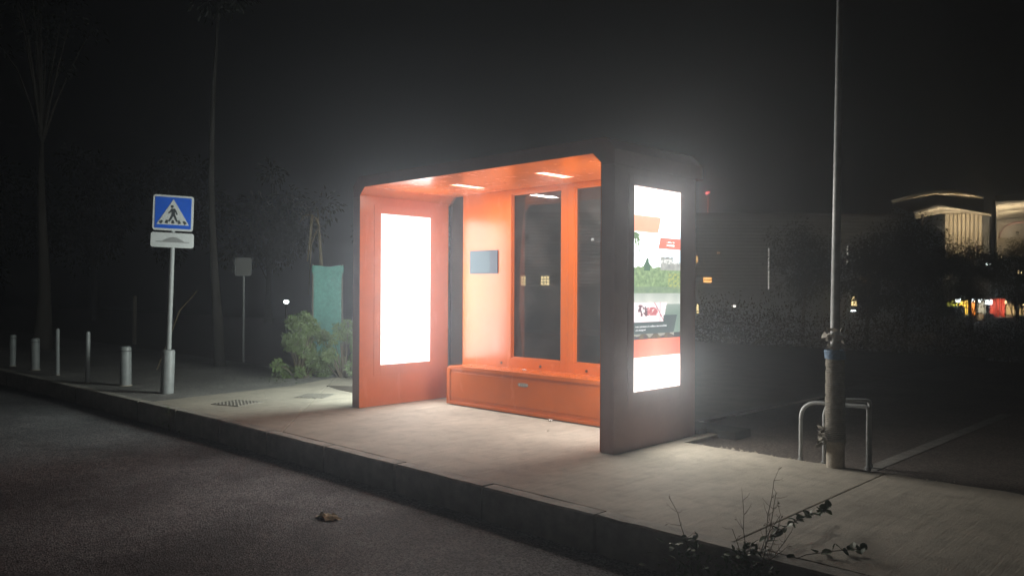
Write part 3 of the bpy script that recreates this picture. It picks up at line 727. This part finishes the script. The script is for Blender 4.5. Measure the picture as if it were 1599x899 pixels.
# ------------------------------------------------------------------ shrubs and trees
def shrub(loc, dims, n_, size, name, label, cat, m='leaf', seed=1, grp=None, clumps=26):
    rr_ = random.Random(seed); e = empty(name, loc, label=label, cat=cat, group=grp); lv = MB(); st = MB()
    cs = []
    for _ in range(clumps):
        a = rr_.uniform(0, 6.283); t = rr_.random()**.5; z = rr_.uniform(.08, 1)
        prof = math.sqrt(max(.05, 1-(max(0, z-.35)/.75)**2))
        cs.append((Vector((dims[0]*t*math.cos(a)*prof, dims[1]*t*math.sin(a)*prof, dims[2]*z*(1-.25*t*t))), rr_.uniform(.10, .22)*max(dims[:2])))
    for c, r_ in cs:
        b0 = Vector((c.x*.15, c.y*.15, 0)); mid = b0.lerp(c, .55)+Vector((0, 0, .05))
        st.tube([b0, mid, c], [.012, .007, .003], 5)
        for _ in range(n_//clumps):
            d = Vector((rr_.gauss(0, 1), rr_.gauss(0, 1), rr_.gauss(0, 1))).normalized(); p = c+d*r_*rr_.random()**.4
            if p.z < .01: p.z = rr_.uniform(.01, .1)
            lv.leaf(p, d*.7+Vector((0, 0, rr_.uniform(-.5, .5))), Vector((rr_.uniform(-1, 1), rr_.uniform(-1, 1), 1)), size*rr_.uniform(.6, 1.4), size*.42*rr_.uniform(.6, 1.2))
        for _ in range(2):
            d = Vector((rr_.gauss(0, 1), rr_.gauss(0, 1), abs(rr_.gauss(0, 1)))).normalized(); q = c+d*r_*1.5
            st.tube([c, c.lerp(q, .6), q], [.003, .002, .001], 3, cap=False)
            for k in range(7):
                p = c.lerp(q, .4+.6*k/6); lv.leaf(p, (rr_.uniform(-1, 1), rr_.uniform(-1, 1), rr_.uniform(-.2, .8)), Vector((rr_.uniform(-1, 1), rr_.uniform(-1, 1), 1)), size*rr_.uniform(.6, 1.2), size*.4)
    lv.build('foliage', m, e, local=True, kind='stuff'); st.build('branches', 'stem', e, local=True)
    return e
shrub((-6.95, 1.22, -.03), (.50, .52, 1.0), 7000, .055, 'bush', 'bright green leafy bush beside the far shelter panel', 'bush', seed=4, clumps=34)
shrub((-6.50, 1.72, -.03), (.46, .44, .90), 5200, .05, 'bush', 'greyer leafy bush between the green one and the shelter', 'bush', seed=6, clumps=26)

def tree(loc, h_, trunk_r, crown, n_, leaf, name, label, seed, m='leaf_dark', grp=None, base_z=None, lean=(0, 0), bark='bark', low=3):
    """crown = (rx, ry, rz, centre height)"""
    rr_ = random.Random(seed); e = empty(name, loc, label=label, cat='tree', group=grp)
    tk = MB(); pts = []; rd = []
    for k in range(9):
        t = k/8; pts.append(Vector((lean[0]*t+math.sin(t*5+seed)*.06*h_*.2, lean[1]*t+math.cos(t*4+seed)*.06*h_*.2-.012*h_, h_*t-.1*(k == 0)))); rd.append(trunk_r*(1.25-.3*min(1, t*6) if t < .17 else .95*(1-.72*t)))
    off_ = Vector((pts[0].x, pts[0].y, 0)); pts = [p-off_ for p in pts]
    tk.tube(pts, rd, 12)
    lv = MB(); rx, ry, rz, ch_ = crown; per = 10; nb = max(16, n_//130)
    for b in range(nb):
        a = 2.4*b+rr_.uniform(-.4, .4); s_ = pts[rr_.randint(low, 8)]; zz = rr_.uniform(-1, 1); hr = math.sqrt(max(0, 1-zz*zz))*rr_.uniform(.2, 1.08)
        tip = Vector((pts[-1].x+rx*hr*math.cos(a), pts[-1].y+ry*hr*math.sin(a), ch_+rz*zz*rr_.uniform(.6, 1)))
        mid = s_.lerp(tip, .5)+Vector((0, 0, rr_.uniform(0, .12)*h_))
        br = [s_, s_.lerp(mid, .5)+Vector((0, 0, .02*h_)), mid, tip]
        tk.tube(br, [trunk_r*.2, trunk_r*.15, trunk_r*.1, trunk_r*.04], 6)
        cr = rr_.uniform(.20, .36)*min(rx, rz)
        for _ in range(n_//nb):
            d = Vector((rr_.gauss(0, 1), rr_.gauss(0, 1), rr_.gauss(0, .8))).normalized(); p = tip.lerp(mid, rr_.random()**2*.6)+d*cr*rr_.random()**.5
            lv.leaf(p, d+Vector((0, 0, -.5)), Vector((rr_.uniform(-1, 1), rr_.uniform(-1, 1), 1)), leaf*rr_.uniform(.7, 1.4), leaf*.5*rr_.uniform(.7, 1.2))
    tr_ = tk.build('trunk', bark, e, smooth=True, local=True); lv.build('crown', m, e, local=True, kind='stuff')
    return e
# left side
tree((-15.9, .1, -.03), 4.6, .17, (1.2, 1.2, 1.3, 7.4), 500, .14, 'tree', 'pale barked tree with a thick trunk behind the bollards', 31, lean=(.1, .05), bark='bark_mid', low=8)
tree((at(345, 500, 14.2).x, at(345, 500, 14.2).y, -.03), 6.6, .085, (1.6, 1.6, 1.1, 7.4), 1800, .12, 'tree', 'slender dark trunk standing right of the crossing sign', 33, lean=(-.12, -.05), bark='bark_dark', low=8)
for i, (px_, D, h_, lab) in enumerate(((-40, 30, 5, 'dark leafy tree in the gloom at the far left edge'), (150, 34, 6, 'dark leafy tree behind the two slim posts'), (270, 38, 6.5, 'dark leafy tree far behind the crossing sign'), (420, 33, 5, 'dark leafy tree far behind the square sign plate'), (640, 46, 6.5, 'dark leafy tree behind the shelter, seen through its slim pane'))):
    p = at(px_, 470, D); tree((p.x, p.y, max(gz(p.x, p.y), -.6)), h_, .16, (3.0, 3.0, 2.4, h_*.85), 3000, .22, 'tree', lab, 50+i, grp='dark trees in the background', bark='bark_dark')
# sign seen from behind
p = at(379.5, 500, 15.2); e = empty('sign_back', (p.x, p.y, -.03), YAW, label='small square sign plate on a thin post seen from behind', cat='road sign')
zb0, zb1 = at(379, 430, 15.2).z+.03, at(379, 403, 15.2).z+.03
MB().tube([(0, .03, 0), (0, .03, zb1-.02)], .02, 10).build('post', 'galvanised', e, local=True)
q_ = MB().prism(rrect(.30, zb1-zb0, .025, 0, (zb0+zb1)/2), -.006, .006, 'y').build('plate', 'sign_back', e, local=True)
fm = MB(); o1 = rrect(.305, zb1-zb0+.005, .026, 0, (zb0+zb1)/2); 
for a, b in zip(o1, o1[1:]+o1[:1]): fm.tube([(a[0], -.008, a[1]), (b[0], -.008, b[1])], .006, 5)
fm.build('rim', 'galvanised', e, local=True)
# short stake and leaning cane in the dark
p = at(210, 500, 20); tag(MB().tube([(p.x, p.y, -.05), (p.x+.02, p.y, at(210, 462, 20).z)], .05, 8).build('wooden_stake', 'wood_post'), 'short pale stake in the dark left of the crossing sign', 'stake')
a, b = at(281, 484, 13.5), at(308, 454, 13.5); tag(MB().tube([Vector((a.x-.35, a.y-.25, -.04)), a, b], [.010, .009, .006], 6).build('leaning_cane', 'leaf_dry'), 'thin cane leaning in the dark right of the crossing sign', 'cane')
# small lamp glowing far behind the bush
p = at(447, 471, 24); e = empty('garden_lamp', (p.x, p.y, -.1), label='tiny white lamp glowing left of the green net', cat='lamp')
MB().tube([(0, 0, 0), (0, 0, p.z+.1-.06)], .03, 8).build('post', 'black_steel', e, local=True)
emit('lamp_white', (.9, 1, 1), 14)
MB().tube([(0, 0, p.z+.1-.06), (0, 0, p.z+.1-.02), (0, 0, p.z+.1+.03), (0, 0, p.z+.1+.05)], [.03, .075, .075, .02], 12).build('globe', 'lamp_white', e, local=True)

# ------------------------------------------------------------------ green net tree guard with a sapling
D = 14.2; c0 = at(511, 470, D); G0 = (c0.x, c0.y, -.03)
ge = empty('tree_guard', G0, YAW+.25, label='green shade net stretched round stakes behind the bush', cat='tree guard')
zt = at(511, 416, D).z+.03
hw = .255
cor = [(-hw, -hw*.8), (hw, -hw*.8), (hw, hw*.8), (-hw, hw*.8)]
for (x, y) in cor: MB().tube([(x*.98, y*.98, -.05), (x*.98, y*.98, zt+.03)], .016, 8).build('stake', 'wood_post', ge, local=True)
def netring(z, amp, s_=1.03):
    o = []
    for i in range(4):
        a = Vector((*cor[i], 0))*s_; b = Vector((*cor[(i+1) % 4], 0))*s_
        for k in range(10):
            t = k/10; p = a.lerp(b, t)*(1-.10*math.sin(math.pi*t)*(.5+.5*math.sin(z*3+i))); o.append((p.x+amp*math.sin(t*19+z*4), p.y+amp*math.cos(t*15+z*5), z+.012*math.sin(t*9+i)*(1 if z > 1 else 0)))
    return o
m = MB(); zs = [.0, .15, .4, .7, 1.0, 1.3, 1.55, zt-.12, zt-.115, zt]
for z in zs: m.v += netring(z, .006, 1.03 if z < zt-.116 else 1.06)
for j in range(len(zs)-1):
    for k in range(40): k2 = (k+1) % 40; m.f.append((j*40+k, j*40+k2, j*40+40+k2, j*40+40+k))
m.build('net', 'green_net', ge, local=True, smooth=True)
se = empty('sapling', G0, YAW, label='young palm with dry drooping fronds rising out of the green net', cat='young tree')
def lp(px_, py__, dd=0):
    p = at(px_, py__, D+dd)-Vector(G0); v = Matrix.Rotation(-YAW, 3, 'Z') @ p; return v
MB().tube([(0, 0, -.02), lp(506, 470), lp(502, 415), lp(500, 385), lp(498, 352)], [.05, .045, .03, .026, .018], 10).build('stem', 'leaf_dry', se, local=True, smooth=True)
fr = MB()
def frond(pts, w_):
    fr.tube(pts, [w_*(.35+.65*math.sin(math.pi*min(1, .15+.85*k/(len(pts)-1)))) for k in range(len(pts))], 6)
frond([lp(498, 352), lp(495, 343), lp(488, 336), lp(486, 350, -.05), lp(484, 375, -.08), lp(480, 408, -.1)], .03)
frond([lp(487, 337), lp(480, 335), lp(473, 338), lp(469, 347)], .010)
frond([lp(498, 353), lp(492, 366, .1), lp(486, 380, .12), lp(482, 460, .2)], .016)
frond([lp(498, 353), lp(497, 340), lp(496.5, 326)], .008)
fr.build('fronds', 'leaf_dry', se, local=True, smooth=True)

# ------------------------------------------------------------------ far right: hedge, building, canopies, stalls
for i, (px_, w_, D) in enumerate(((1150, 7.5, 24), (1420, 7.5, 25), (1660, 6, 24))):
    p = at(px_, 500, D)
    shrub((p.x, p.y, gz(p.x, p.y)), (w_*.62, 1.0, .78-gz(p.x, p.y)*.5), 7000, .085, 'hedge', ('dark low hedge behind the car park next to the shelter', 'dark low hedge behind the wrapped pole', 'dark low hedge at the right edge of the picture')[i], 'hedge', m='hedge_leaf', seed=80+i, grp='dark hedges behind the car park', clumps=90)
DB = 86
bc = at(1090, 470, DB); bz = -2.86
bl = empty('louvred_building', (bc.x, bc.y, bz), YAW, label='long dim building clad in horizontal louvres far behind the car park', cat='building')
def bloc(px_, py__, dd=0):
    v = Matrix.Rotation(-YAW, 3, 'Z') @ (at(px_, py__, DB+dd)-Vector((bc.x, bc.y, bz))); return v
xl, xr, zt_ = bloc(770, 400).x, bloc(1405, 400).x, bloc(1150, 338).z
MB().box(xl, xr, .3, 12, -.2, zt_).build('wall', 'wall_grey', bl, local=True)
MB().box(xl-.4, xr+.4, -.3, 12.4, zt_, zt_+.35).build('roof', 'fascia', bl, local=True)
z = 4.6; proto = None
while z < zt_-.1:
    if proto is None: proto = MB().box(xl, xr, -.02, .28, -.06, .06).build('louvre', 'slat_grey', bl, local=True); proto.location.z = z; proto.rotation_euler.x = rad(-25)
    else: o = proto.copy(); COL.objects.link(o); o.location.z = z
    z += .36
emit('win_orange', (1, .48, .14), 5, False); emit('win_yellow', (1, .74, .33), 7, False); emit('win_dim', (1, .6, .3), 2, False); emit('win_white', (1, .95, .85), 4, False)
def lit_window(px_, py__, w_, h_, m, bars=(1, 1)):
    c = bloc(px_, py__); sx, sz = w_/F_PX*DB/2, h_/F_PX*DB/2; f = MB(); y0 = -.10
    e_ = .07
    f.box(c.x-sx-e_, c.x+sx+e_, y0, .29, c.z+sz, c.z+sz+e_).box(c.x-sx-e_, c.x+sx+e_, y0, .29, c.z-sz-e_, c.z-sz).box(c.x-sx-e_, c.x-sx, y0, .29, c.z-sz, c.z+sz).box(c.x+sx, c.x+sx+e_, y0, .29, c.z-sz, c.z+sz)
    for k in range(bars[0]): zz = c.z-sz+2*sz*(k+1)/(bars[0]+1); f.box(c.x-sx, c.x+sx, y0, y0+.05, zz-.03, zz+.03)
    for k in range(bars[1]): xx = c.x-sx+2*sx*(k+1)/(bars[1]+1); f.box(xx-.03, xx+.03, y0, y0+.05, c.z-sz, c.z+sz)
    fo = f.build('window', 'fascia', bl, local=True)
    MB().box(c.x-sx, c.x+sx, -.04, -.02, c.z-sz, c.z+sz).build('pane', m, fo, local=True)
lit_window(1104.5, 437, 13, 8, 'win_orange', (1, 0)); lit_window(1355.5, 438, 10, 11, 'win_orange', (1, 0)); lit_window(1333.5, 470, 9, 14, 'win_yellow', (1, 0))
lit_window(817, 438, 7, 14, 'win_yellow', (2, 1)); lit_window(851, 438, 13, 14, 'win_yellow', (2, 2)); lit_window(1088, 405, 2.2, 10, 'win_orange', (0, 0)); lit_window(1121.5, 395, 5, 3, 'win_dim', (0, 0))
lit_window(1089, 482, 3, 14, 'win_yellow', (3, 0)); lit_window(925, 374, 4, 4, 'win_white', (0, 0)); lit_window(1345, 436, 8, 9, 'win_dim', (1, 0))
# slim tube lamps on posts before the building
emit('tube_lamp', (1, .93, .8), .9, False)
for i, (px_, y0, y1, D, lab) in enumerate(((1200, 388, 452, 62, 'slim lit tube lamp on a post left of the wrapped pole'), (1323, 384, 413, 64, 'short slim tube lamp just right of the wrapped pole'), (1342.5, 393, 430, 66, 'dim slim tube lamp beside the orange window'))):
    b0, b1 = at(px_, y1, D), at(px_, y0, D); gb = gz(b0.x, b0.y)
    e = empty('tube_lamp', (b0.x, b0.y, gb), label=lab, cat='lamp post', group='slim tube lamps before the building')
    MB().tube([(0, 0, -.1), (0, 0, b0.z-gb)], .05, 8).build('post', 'galvanised', e, local=True)
    MB().tube([(0, 0, b0.z-gb), (0, 0, b1.z-gb)], .045 if i < 2 else .03, 8).build('tube', 'tube_lamp', e, local=True)
    l = bpy.data.lights.new('tube_light', 'AREA'); l.energy = (380, 260, 260)[i]; l.color = (1, .93, .8); l.size = .3
    lo = bpy.data.objects.new('tube_light', l); COL.objects.link(lo); lo.location = at(px_, (y0+y1)/2, D+.6); lo.rotation_euler = (rad(90), 0, YAW)
# mast with red warning lamps
D = 120; p = at(1107, 340, D); gb = -2.86; e = empty('radio_mast', (p.x, p.y, gb), label='distant mast with red warning lamps at its top', cat='mast')
zt2 = at(1107, 302, D).z-gb
m = MB()
for a in range(3):
    x, y = .3*math.cos(a*2.094), .3*math.sin(a*2.094); m.tube([(x, y, 0), (x*.4, y*.4, zt2)], .06, 5)
for k in range(14):
    z = zt2*k/14; s_ = 1-.6*k/14
    for a in range(3):
        q0 = (.3*s_*math.cos(a*2.094), .3*s_*math.sin(a*2.094), z); q1 = (.3*s_*math.cos(a*2.094+2.094), .3*s_*math.sin(a*2.094+2.094), z+zt2/14); m.tube([q0, q1], .03, 4)
m.build('lattice', 'galvanised', e, local=True)
emit('red_lamp', (1, .12, .12), 40, False); emit('red_dim', (1, .25, .18), 8, False)
for dx, dz, r_, mm in ((-.25, 0, .12, 'red_lamp'), (.2, .14, .08, 'red_lamp')):
    q = [(dx, -.3, zt2+dz+r_*k) for k in (-1, -.6, 0, .6, 1)]; MB().tube(q, [.02, r_*.8, r_, r_*.8, .02], 8).build('warning_lamp', mm, e, local=True)
MB().tube([(0, -.35, zt2*.82), (0, -.3, zt2*.97)], .03, 6).build('lamp_strip', 'red_dim', e, local=True)

# canopies
def ploc(px_, py__, D): return at(px_, py__, D)
def canopy(name, label, quads, parts):
    c = sum((ploc(*q) for q in quads), Vector())/len(quads); e = empty(name, (c.x, c.y, gz(c.x, c.y)), label=label, cat='canopy', group='lit market canopies'); return e
c0 = ploc(1470, 330, 72); ce = empty('market_canopy', (c0.x, c0.y, -2.86), label='double gabled pale canopy glowing beige above the dark trees', cat='canopy', group='lit market canopies')
def sheet(name, m, par, rows, th=.12):
    """rows: list of rows of points (front to back); gives a thin solid sheet"""
    mb_ = MB(); n_ = len(rows[0])
    for dz in (0, th):
        for r_ in rows:
            for p in r_: mb_.v.append((p.x, p.y, p.z+dz))
    R_ = len(rows); N_ = R_*n_
    for j in range(R_-1):
        for i in range(n_-1):
            q = (j*n_+i, j*n_+i+1, (j+1)*n_+i+1, (j+1)*n_+i); mb_.f.append(q); mb_.f.append(tuple(N_+k for k in reversed(q)))
    for j in range(R_-1):
        for i in (0, n_-1): mb_.f.append((j*n_+i, (j+1)*n_+i, N_+(j+1)*n_+i, N_+j*n_+i))
    for i in range(n_-1):
        for j in (0, R_-1): mb_.f.append((j*n_+i, j*n_+i+1, N_+j*n_+i+1, N_+j*n_+i))
    return mb_.build(name, m, par)
# lower sheet: front edge gable, back edge lower on the picture
lowf = [ploc(1425, 331, 66), ploc(1446, 325, 66), ploc(1465, 319.5, 66), ploc(1506, 327, 66), ploc(1548, 335, 66)]
lowb = [ploc(1430, 342, 78), ploc(1448, 338, 78), ploc(1468, 334, 78), ploc(1508, 333, 78), ploc(1548, 338, 78)]
lowm = [a.lerp(b, .5)+Vector((0, 0, .15)) for a, b in zip(lowf, lowb)]
sheet('lower_roof', 'membrane', ce, [lowf, lowm, lowb])
upf = [ploc(1392, 314.5, 68), ploc(1428, 305, 67), ploc(1462, 298.5, 66), ploc(1486, 297, 66), ploc(1508, 300.5, 66.5), ploc(1536, 308, 67)]
upb = [ploc(1396, 318, 78), ploc(1430, 311, 78), ploc(1461, 305.5, 78), ploc(1486, 308, 78), ploc(1508, 310, 78), ploc(1534, 311.5, 78)]
sheet('upper_roof', 'membrane', ce, [upf, upb])
fs = MB()
fa = [ploc(1393, 318, 68.6), ploc(1428, 309, 68.6), ploc(1461, 303.5, 68.6), ploc(1500, 309, 68.6), ploc(1536, 311, 68.6), ploc(1600, 308.5, 68.6)]
fb = [ploc(1422, 331, 68.6), ploc(1446, 325, 68.6), ploc(1465, 319, 68.6), ploc(1500, 326, 68.6), ploc(1548, 335, 68.6), ploc(1600, 313.5, 68.6)]
fb[4] = ploc(1536, 332, 68.6)
for a, b, c, d in zip(fa[:4], fa[1:5], fb[1:5], fb[:4]):
    k = FW*.25; fs.quad(a, b, c, d).quad(a+k, d+k, c+k, b+k).quad(a, a+k, b+k, b).quad(d, c, c+k, d+k)
fs.build('fascia', 'fascia', ce)
# vertical fins under the canopy
for k in range(9):
    a = ploc(1479+k*6.5, 334, 78); b = ploc(1479+k*6.5, 405, 78); MB().box(a.x-.12, a.x+.12, a.y-.12, a.y+.12, b.z, a.z).build('fin', 'fin_white', ce)
q = ploc(1505, 370, 79.2); MB().quad(ploc(1472, 335, 79), ploc(1545, 335, 79), ploc(1545, 470, 79), ploc(1472, 470, 79)).quad(ploc(1472, 335, 79.3), ploc(1472, 470, 79.3), ploc(1545, 470, 79.3), ploc(1545, 335, 79.3)).build('back_wall', 'wall_grey', ce)
a = ploc(1551.5, 312, 67); b = ploc(1551.5, 480, 67); MB().tube([(a.x, a.y, -2.9), a], .13, 10).build('post', 'fascia', ce)
a = ploc(1440, 330, 74); MB().tube([(a.x, a.y, -2.9), a], .1, 10).build('post', 'fascia', ce)
c1 = ploc(1590, 330, 70); ce2 = empty('market_canopy', (c1.x, c1.y, -2.86), label='broad warmly lit canopy ceiling cut by the right edge', cat='canopy', group='lit market canopies')
bf = [ploc(1554, 314.5, 64), ploc(1580, 313.5, 64), ploc(1620, 312, 64), ploc(1680, 312, 64)]
bb = [ploc(1556, 345, 80), ploc(1580, 340, 80), ploc(1615, 338, 80), ploc(1665, 340, 80)]
sheet('ceiling', 'membrane', ce2, [bf, [x.lerp(y, .5)+Vector((0, 0, .5)) for x, y in zip(bf, bb)], bb])
m = MB(); k = FW*.2
for x, y in zip(bf, bf[1:]): m.quad(x-k, y-k, y-k+Vector((0, 0, .45)), x-k+Vector((0, 0, .45))).quad(x, x+Vector((0, 0, .45)), y+Vector((0, 0, .45)), y)
m.build('fascia', 'fascia', ce2)
sheet('back_wall', 'membrane', ce2, [[ploc(1556, 345, 80.4), ploc(1610, 338, 80.4), ploc(1665, 340, 80.4)], [ploc(1556, 400, 80.4), ploc(1610, 400, 80.4), ploc(1665, 400, 80.4)]], .01)
mat('red_cloth', (.16, .05, .04), .8)
ar = arc(ploc(1560, 372, 72), ploc(1566, 336, 72), ploc(1625, 352, 72), 10)
MB().tube(ar, .07, 8).build('arch_beam', 'red_cloth', ce2)
pt = ploc(1640, 330, 68); MB().tube([(pt.x, pt.y, -2.9), pt], .14, 10).build('post', 'fascia', ce2)
for px_, py__, D, en in ((1472, 362, 72, 130), (1505, 362, 72, 150), (1535, 362, 72, 130), (1440, 322, 73, 34), (1478, 316, 72, 34), (1512, 318, 72, 34), (1575, 372, 72, 330), (1615, 372, 72, 330)):
    l = bpy.data.lights.new('canopy_floodlight', 'AREA'); l.energy = en; l.color = (1, .82, .56); l.size = .5
    lo = bpy.data.objects.new('canopy_floodlight', l); COL.objects.link(lo); lo.location = ploc(px_, py__, D); lo.rotation_euler = (rad(180), 0, 0)
# wash over the fins and the back wall
for px_, en in ((1490, 130), (1525, 130), (1590, 200)):
    l = bpy.data.lights.new('wall_washer', 'AREA'); l.energy = en; l.color = (1, .82, .56); l.size = .5
    lo = bpy.data.objects.new('wall_washer', l); COL.objects.link(lo); lo.location = ploc(px_, 352, 75); lo.rotation_euler = (rad(90), 0, YAW)
# market stalls with lamps
mat('stall_yellow', (.75, .50, .03), .6); mat('stall_orange', (.75, .24, .03), .6); mat('stall_red', (.65, .05, .02), .6); mat('stall_lime', (.55, .60, .05), .6); mat('stall_grey', (.35, .34, .30), .7); mat('stall_tan', (.55, .40, .22), .7)
emit('stall_lamp', (.92, 1, 1), 14, False); emit('stall_lamp_warm', (1, .7, .35), 10, False)
def stall(px0, px1, ytop, ybot, m, lamp, label, lampm='stall_lamp', en=26, D=62, split=0):
    a = ploc(px0, ytop, D); b = ploc(px1, ybot, D); gb = gz(a.x, a.y)
    e = empty('market_stall', (a.x, a.y, gb), YAW, label=label, cat='market stall', group='lit market stalls under the trees')
    W = (px1-px0)/F_PX*D; z1 = a.z-gb; z0 = max(.35, b.z-gb)
    n_ = split+1
    for k in range(n_): MB().box(W*k/n_+.03, W*(k+1)/n_-.03, .9, 1.0, z0, z1).build('back_board', m, e, local=True)
    MB().box(0, W, -.1, 1.0, -.1, z0-.04).build('counter', 'stall_grey', e, local=True)
    MB().box(-.05, W+.05, -.4, 1.1, z1+.12, z1+.2).build('awning', 'fascia', e, local=True)
    for x in (.02, W-.02): MB().tube([(x, -.3, -.1), (x, -.3, z1+.12)], .03, 6).build('post', 'black_steel', e, local=True)
    if lamp:
        lx = (lamp[0]-px0)/F_PX*D; lz = ploc(lamp[0], lamp[1], D).z-gb; lw, lh = lamp[2]/F_PX*D/2, lamp[3]/F_PX*D/2
        MB().box(lx-lw, lx+lw, -.1, 0, lz-lh, lz+lh).build('lamp', lampm, e, local=True)
    l = bpy.data.lights.new('stall_light', 'AREA'); l.energy = en*1.6; l.color = (1, .86, .6); l.size = .3
    lo = bpy.data.objects.new('stall_light', l); COL.objects.link(lo); lo.parent = e; lo.location = (W*.5, -.05, max(z0+.3, z1-.35)); lo.rotation_euler = (rad(90), 0, 0)
stall(1488, 1506, 469, 478, 'stall_lime', (1495, 469, 8, 5), 'lime green lit stall, leftmost of the row', split=1)
stall(1508, 1522, 469, 491, 'stall_yellow', (1516.5, 469, 9, 4), 'yellow lit stall between the lime and the orange ones', split=1)
stall(1523, 1534, 469, 499, 'stall_orange', (1528.5, 469.5, 8, 4), 'orange lit stall between the yellow one and the grey one')
stall(1536, 1552, 469, 489, 'stall_grey', (1542.5, 471.5, 11, 7), 'grey lit stall under the brightest white lamp', en=10)
stall(1557, 1581, 466, 495, 'stall_red', (1570.5, 471.5, 3, 4), 'red lit stall with a small warm lamp', 'stall_lamp_warm', 34, split=3)
stall(1582, 1591, 474, 491, 'stall_tan', None, 'narrow tan stall right of the red one', en=7)
stall(1592, 1612, 474, 492, 'stall_tan', (1598, 476, 4, 3), 'tan stall cut by the right edge of the picture', 'stall_lamp_warm', 22, split=1)
# single far lamps
for px_, py__, w_, h_, mm, lab in ((1543, 411, 8, 6, 'stall_lamp', 'cool white lamp hanging above the stalls'), (1593, 425, 6, 5, 'stall_lamp_warm', 'warm lamp near the right edge above the tan stall'), (1561, 402, 5, 3, 'stall_lamp_warm', 'small orange lamp under the broad canopy'), (1437, 403, 4, 2, 'stall_lamp', 'faint white lamp seen among the leaves of the big dark tree'), (1333, 485, 7, 2, 'stall_lamp', 'flat white lamp low behind the wrapped pole'), (1146, 478, 6, 3.5, 'win_white', 'dim white lamp low behind the car park hedge')):
    D = 66; p = ploc(px_, py__, D); gb = gz(p.x, p.y); e = empty('far_lamp', (p.x, p.y, gb), YAW, label=lab, cat='lamp', group='single far lamps')
    sx, sz = w_/F_PX*D/2, h_/F_PX*D/2; zz = p.z-gb
    MB().prism(rrect(2*sx, 2*sz, min(sx, sz)*.8, 0, zz), -.08, .08, 'y').build('lamp_glass', mm, e, local=True)
    MB().tube([(0, .12, -.1), (0, .12, zz+sz)], .04, 6).build('post', 'black_steel', e, local=True)
# dark trees before the canopies
for i, (px_, py_c, D, rx, rz, nlv, lf, lab) in enumerate(((1412, 415, 44, 2.9, 2.9, 9000, .17, 'big dark tree in front of the double gabled canopy'), (1466, 440, 46, 2.4, 2.3, 6500, .17, 'lower dark tree between the big one and the stalls'),
        (1520, 415, 47, 1.7, 1.9, 4600, .15, 'small dark tree in front of the pale fins'), (1592, 425, 45, 2.0, 1.9, 4600, .15, 'dark tree at the right edge above the red stall'),
        (1255, 410, 50, 2.6, 2.6, 6000, .18, 'dark tree in front of the louvres left of the wrapped pole'), (1352, 430, 40, 1.7, 2.3, 4600, .15, 'narrow dark tree between the wrapped pole and the big tree'))):
    p = at(px_, py_c, D); gb = gz(p.x, p.y); hc = p.z-gb
    tree((p.x, p.y, gb), hc+rz*.3, .13, (rx, rx, rz, hc), nlv, lf, 'tree', lab, 100+i, grp='dark trees before the market')

# ------------------------------------------------------------------ scattering volume added to give the glow of lens glare
hm = bpy.data.materials.new('glare_haze'); hm.use_nodes = True; t = hm.node_tree; t.nodes.clear()
pv = t.nodes.new('ShaderNodeVolumePrincipled'); pv.inputs['Color'].default_value = (.86, .92, 1, 1); pv.inputs['Density'].default_value = .0165; pv.inputs['Anisotropy'].default_value = .82
o = t.nodes.new('ShaderNodeOutputMaterial'); t.links.new(pv.outputs[0], o.inputs['Volume']); MATS['glare_haze'] = hm
hz_ = MB().box(-255, 255, -125, 305, -4.2, 24).build('glare_haze', 'glare_haze'); tag(hz_, 'thin added volume round the whole scene for the lens glare', 'glare_haze', kind='stuff')
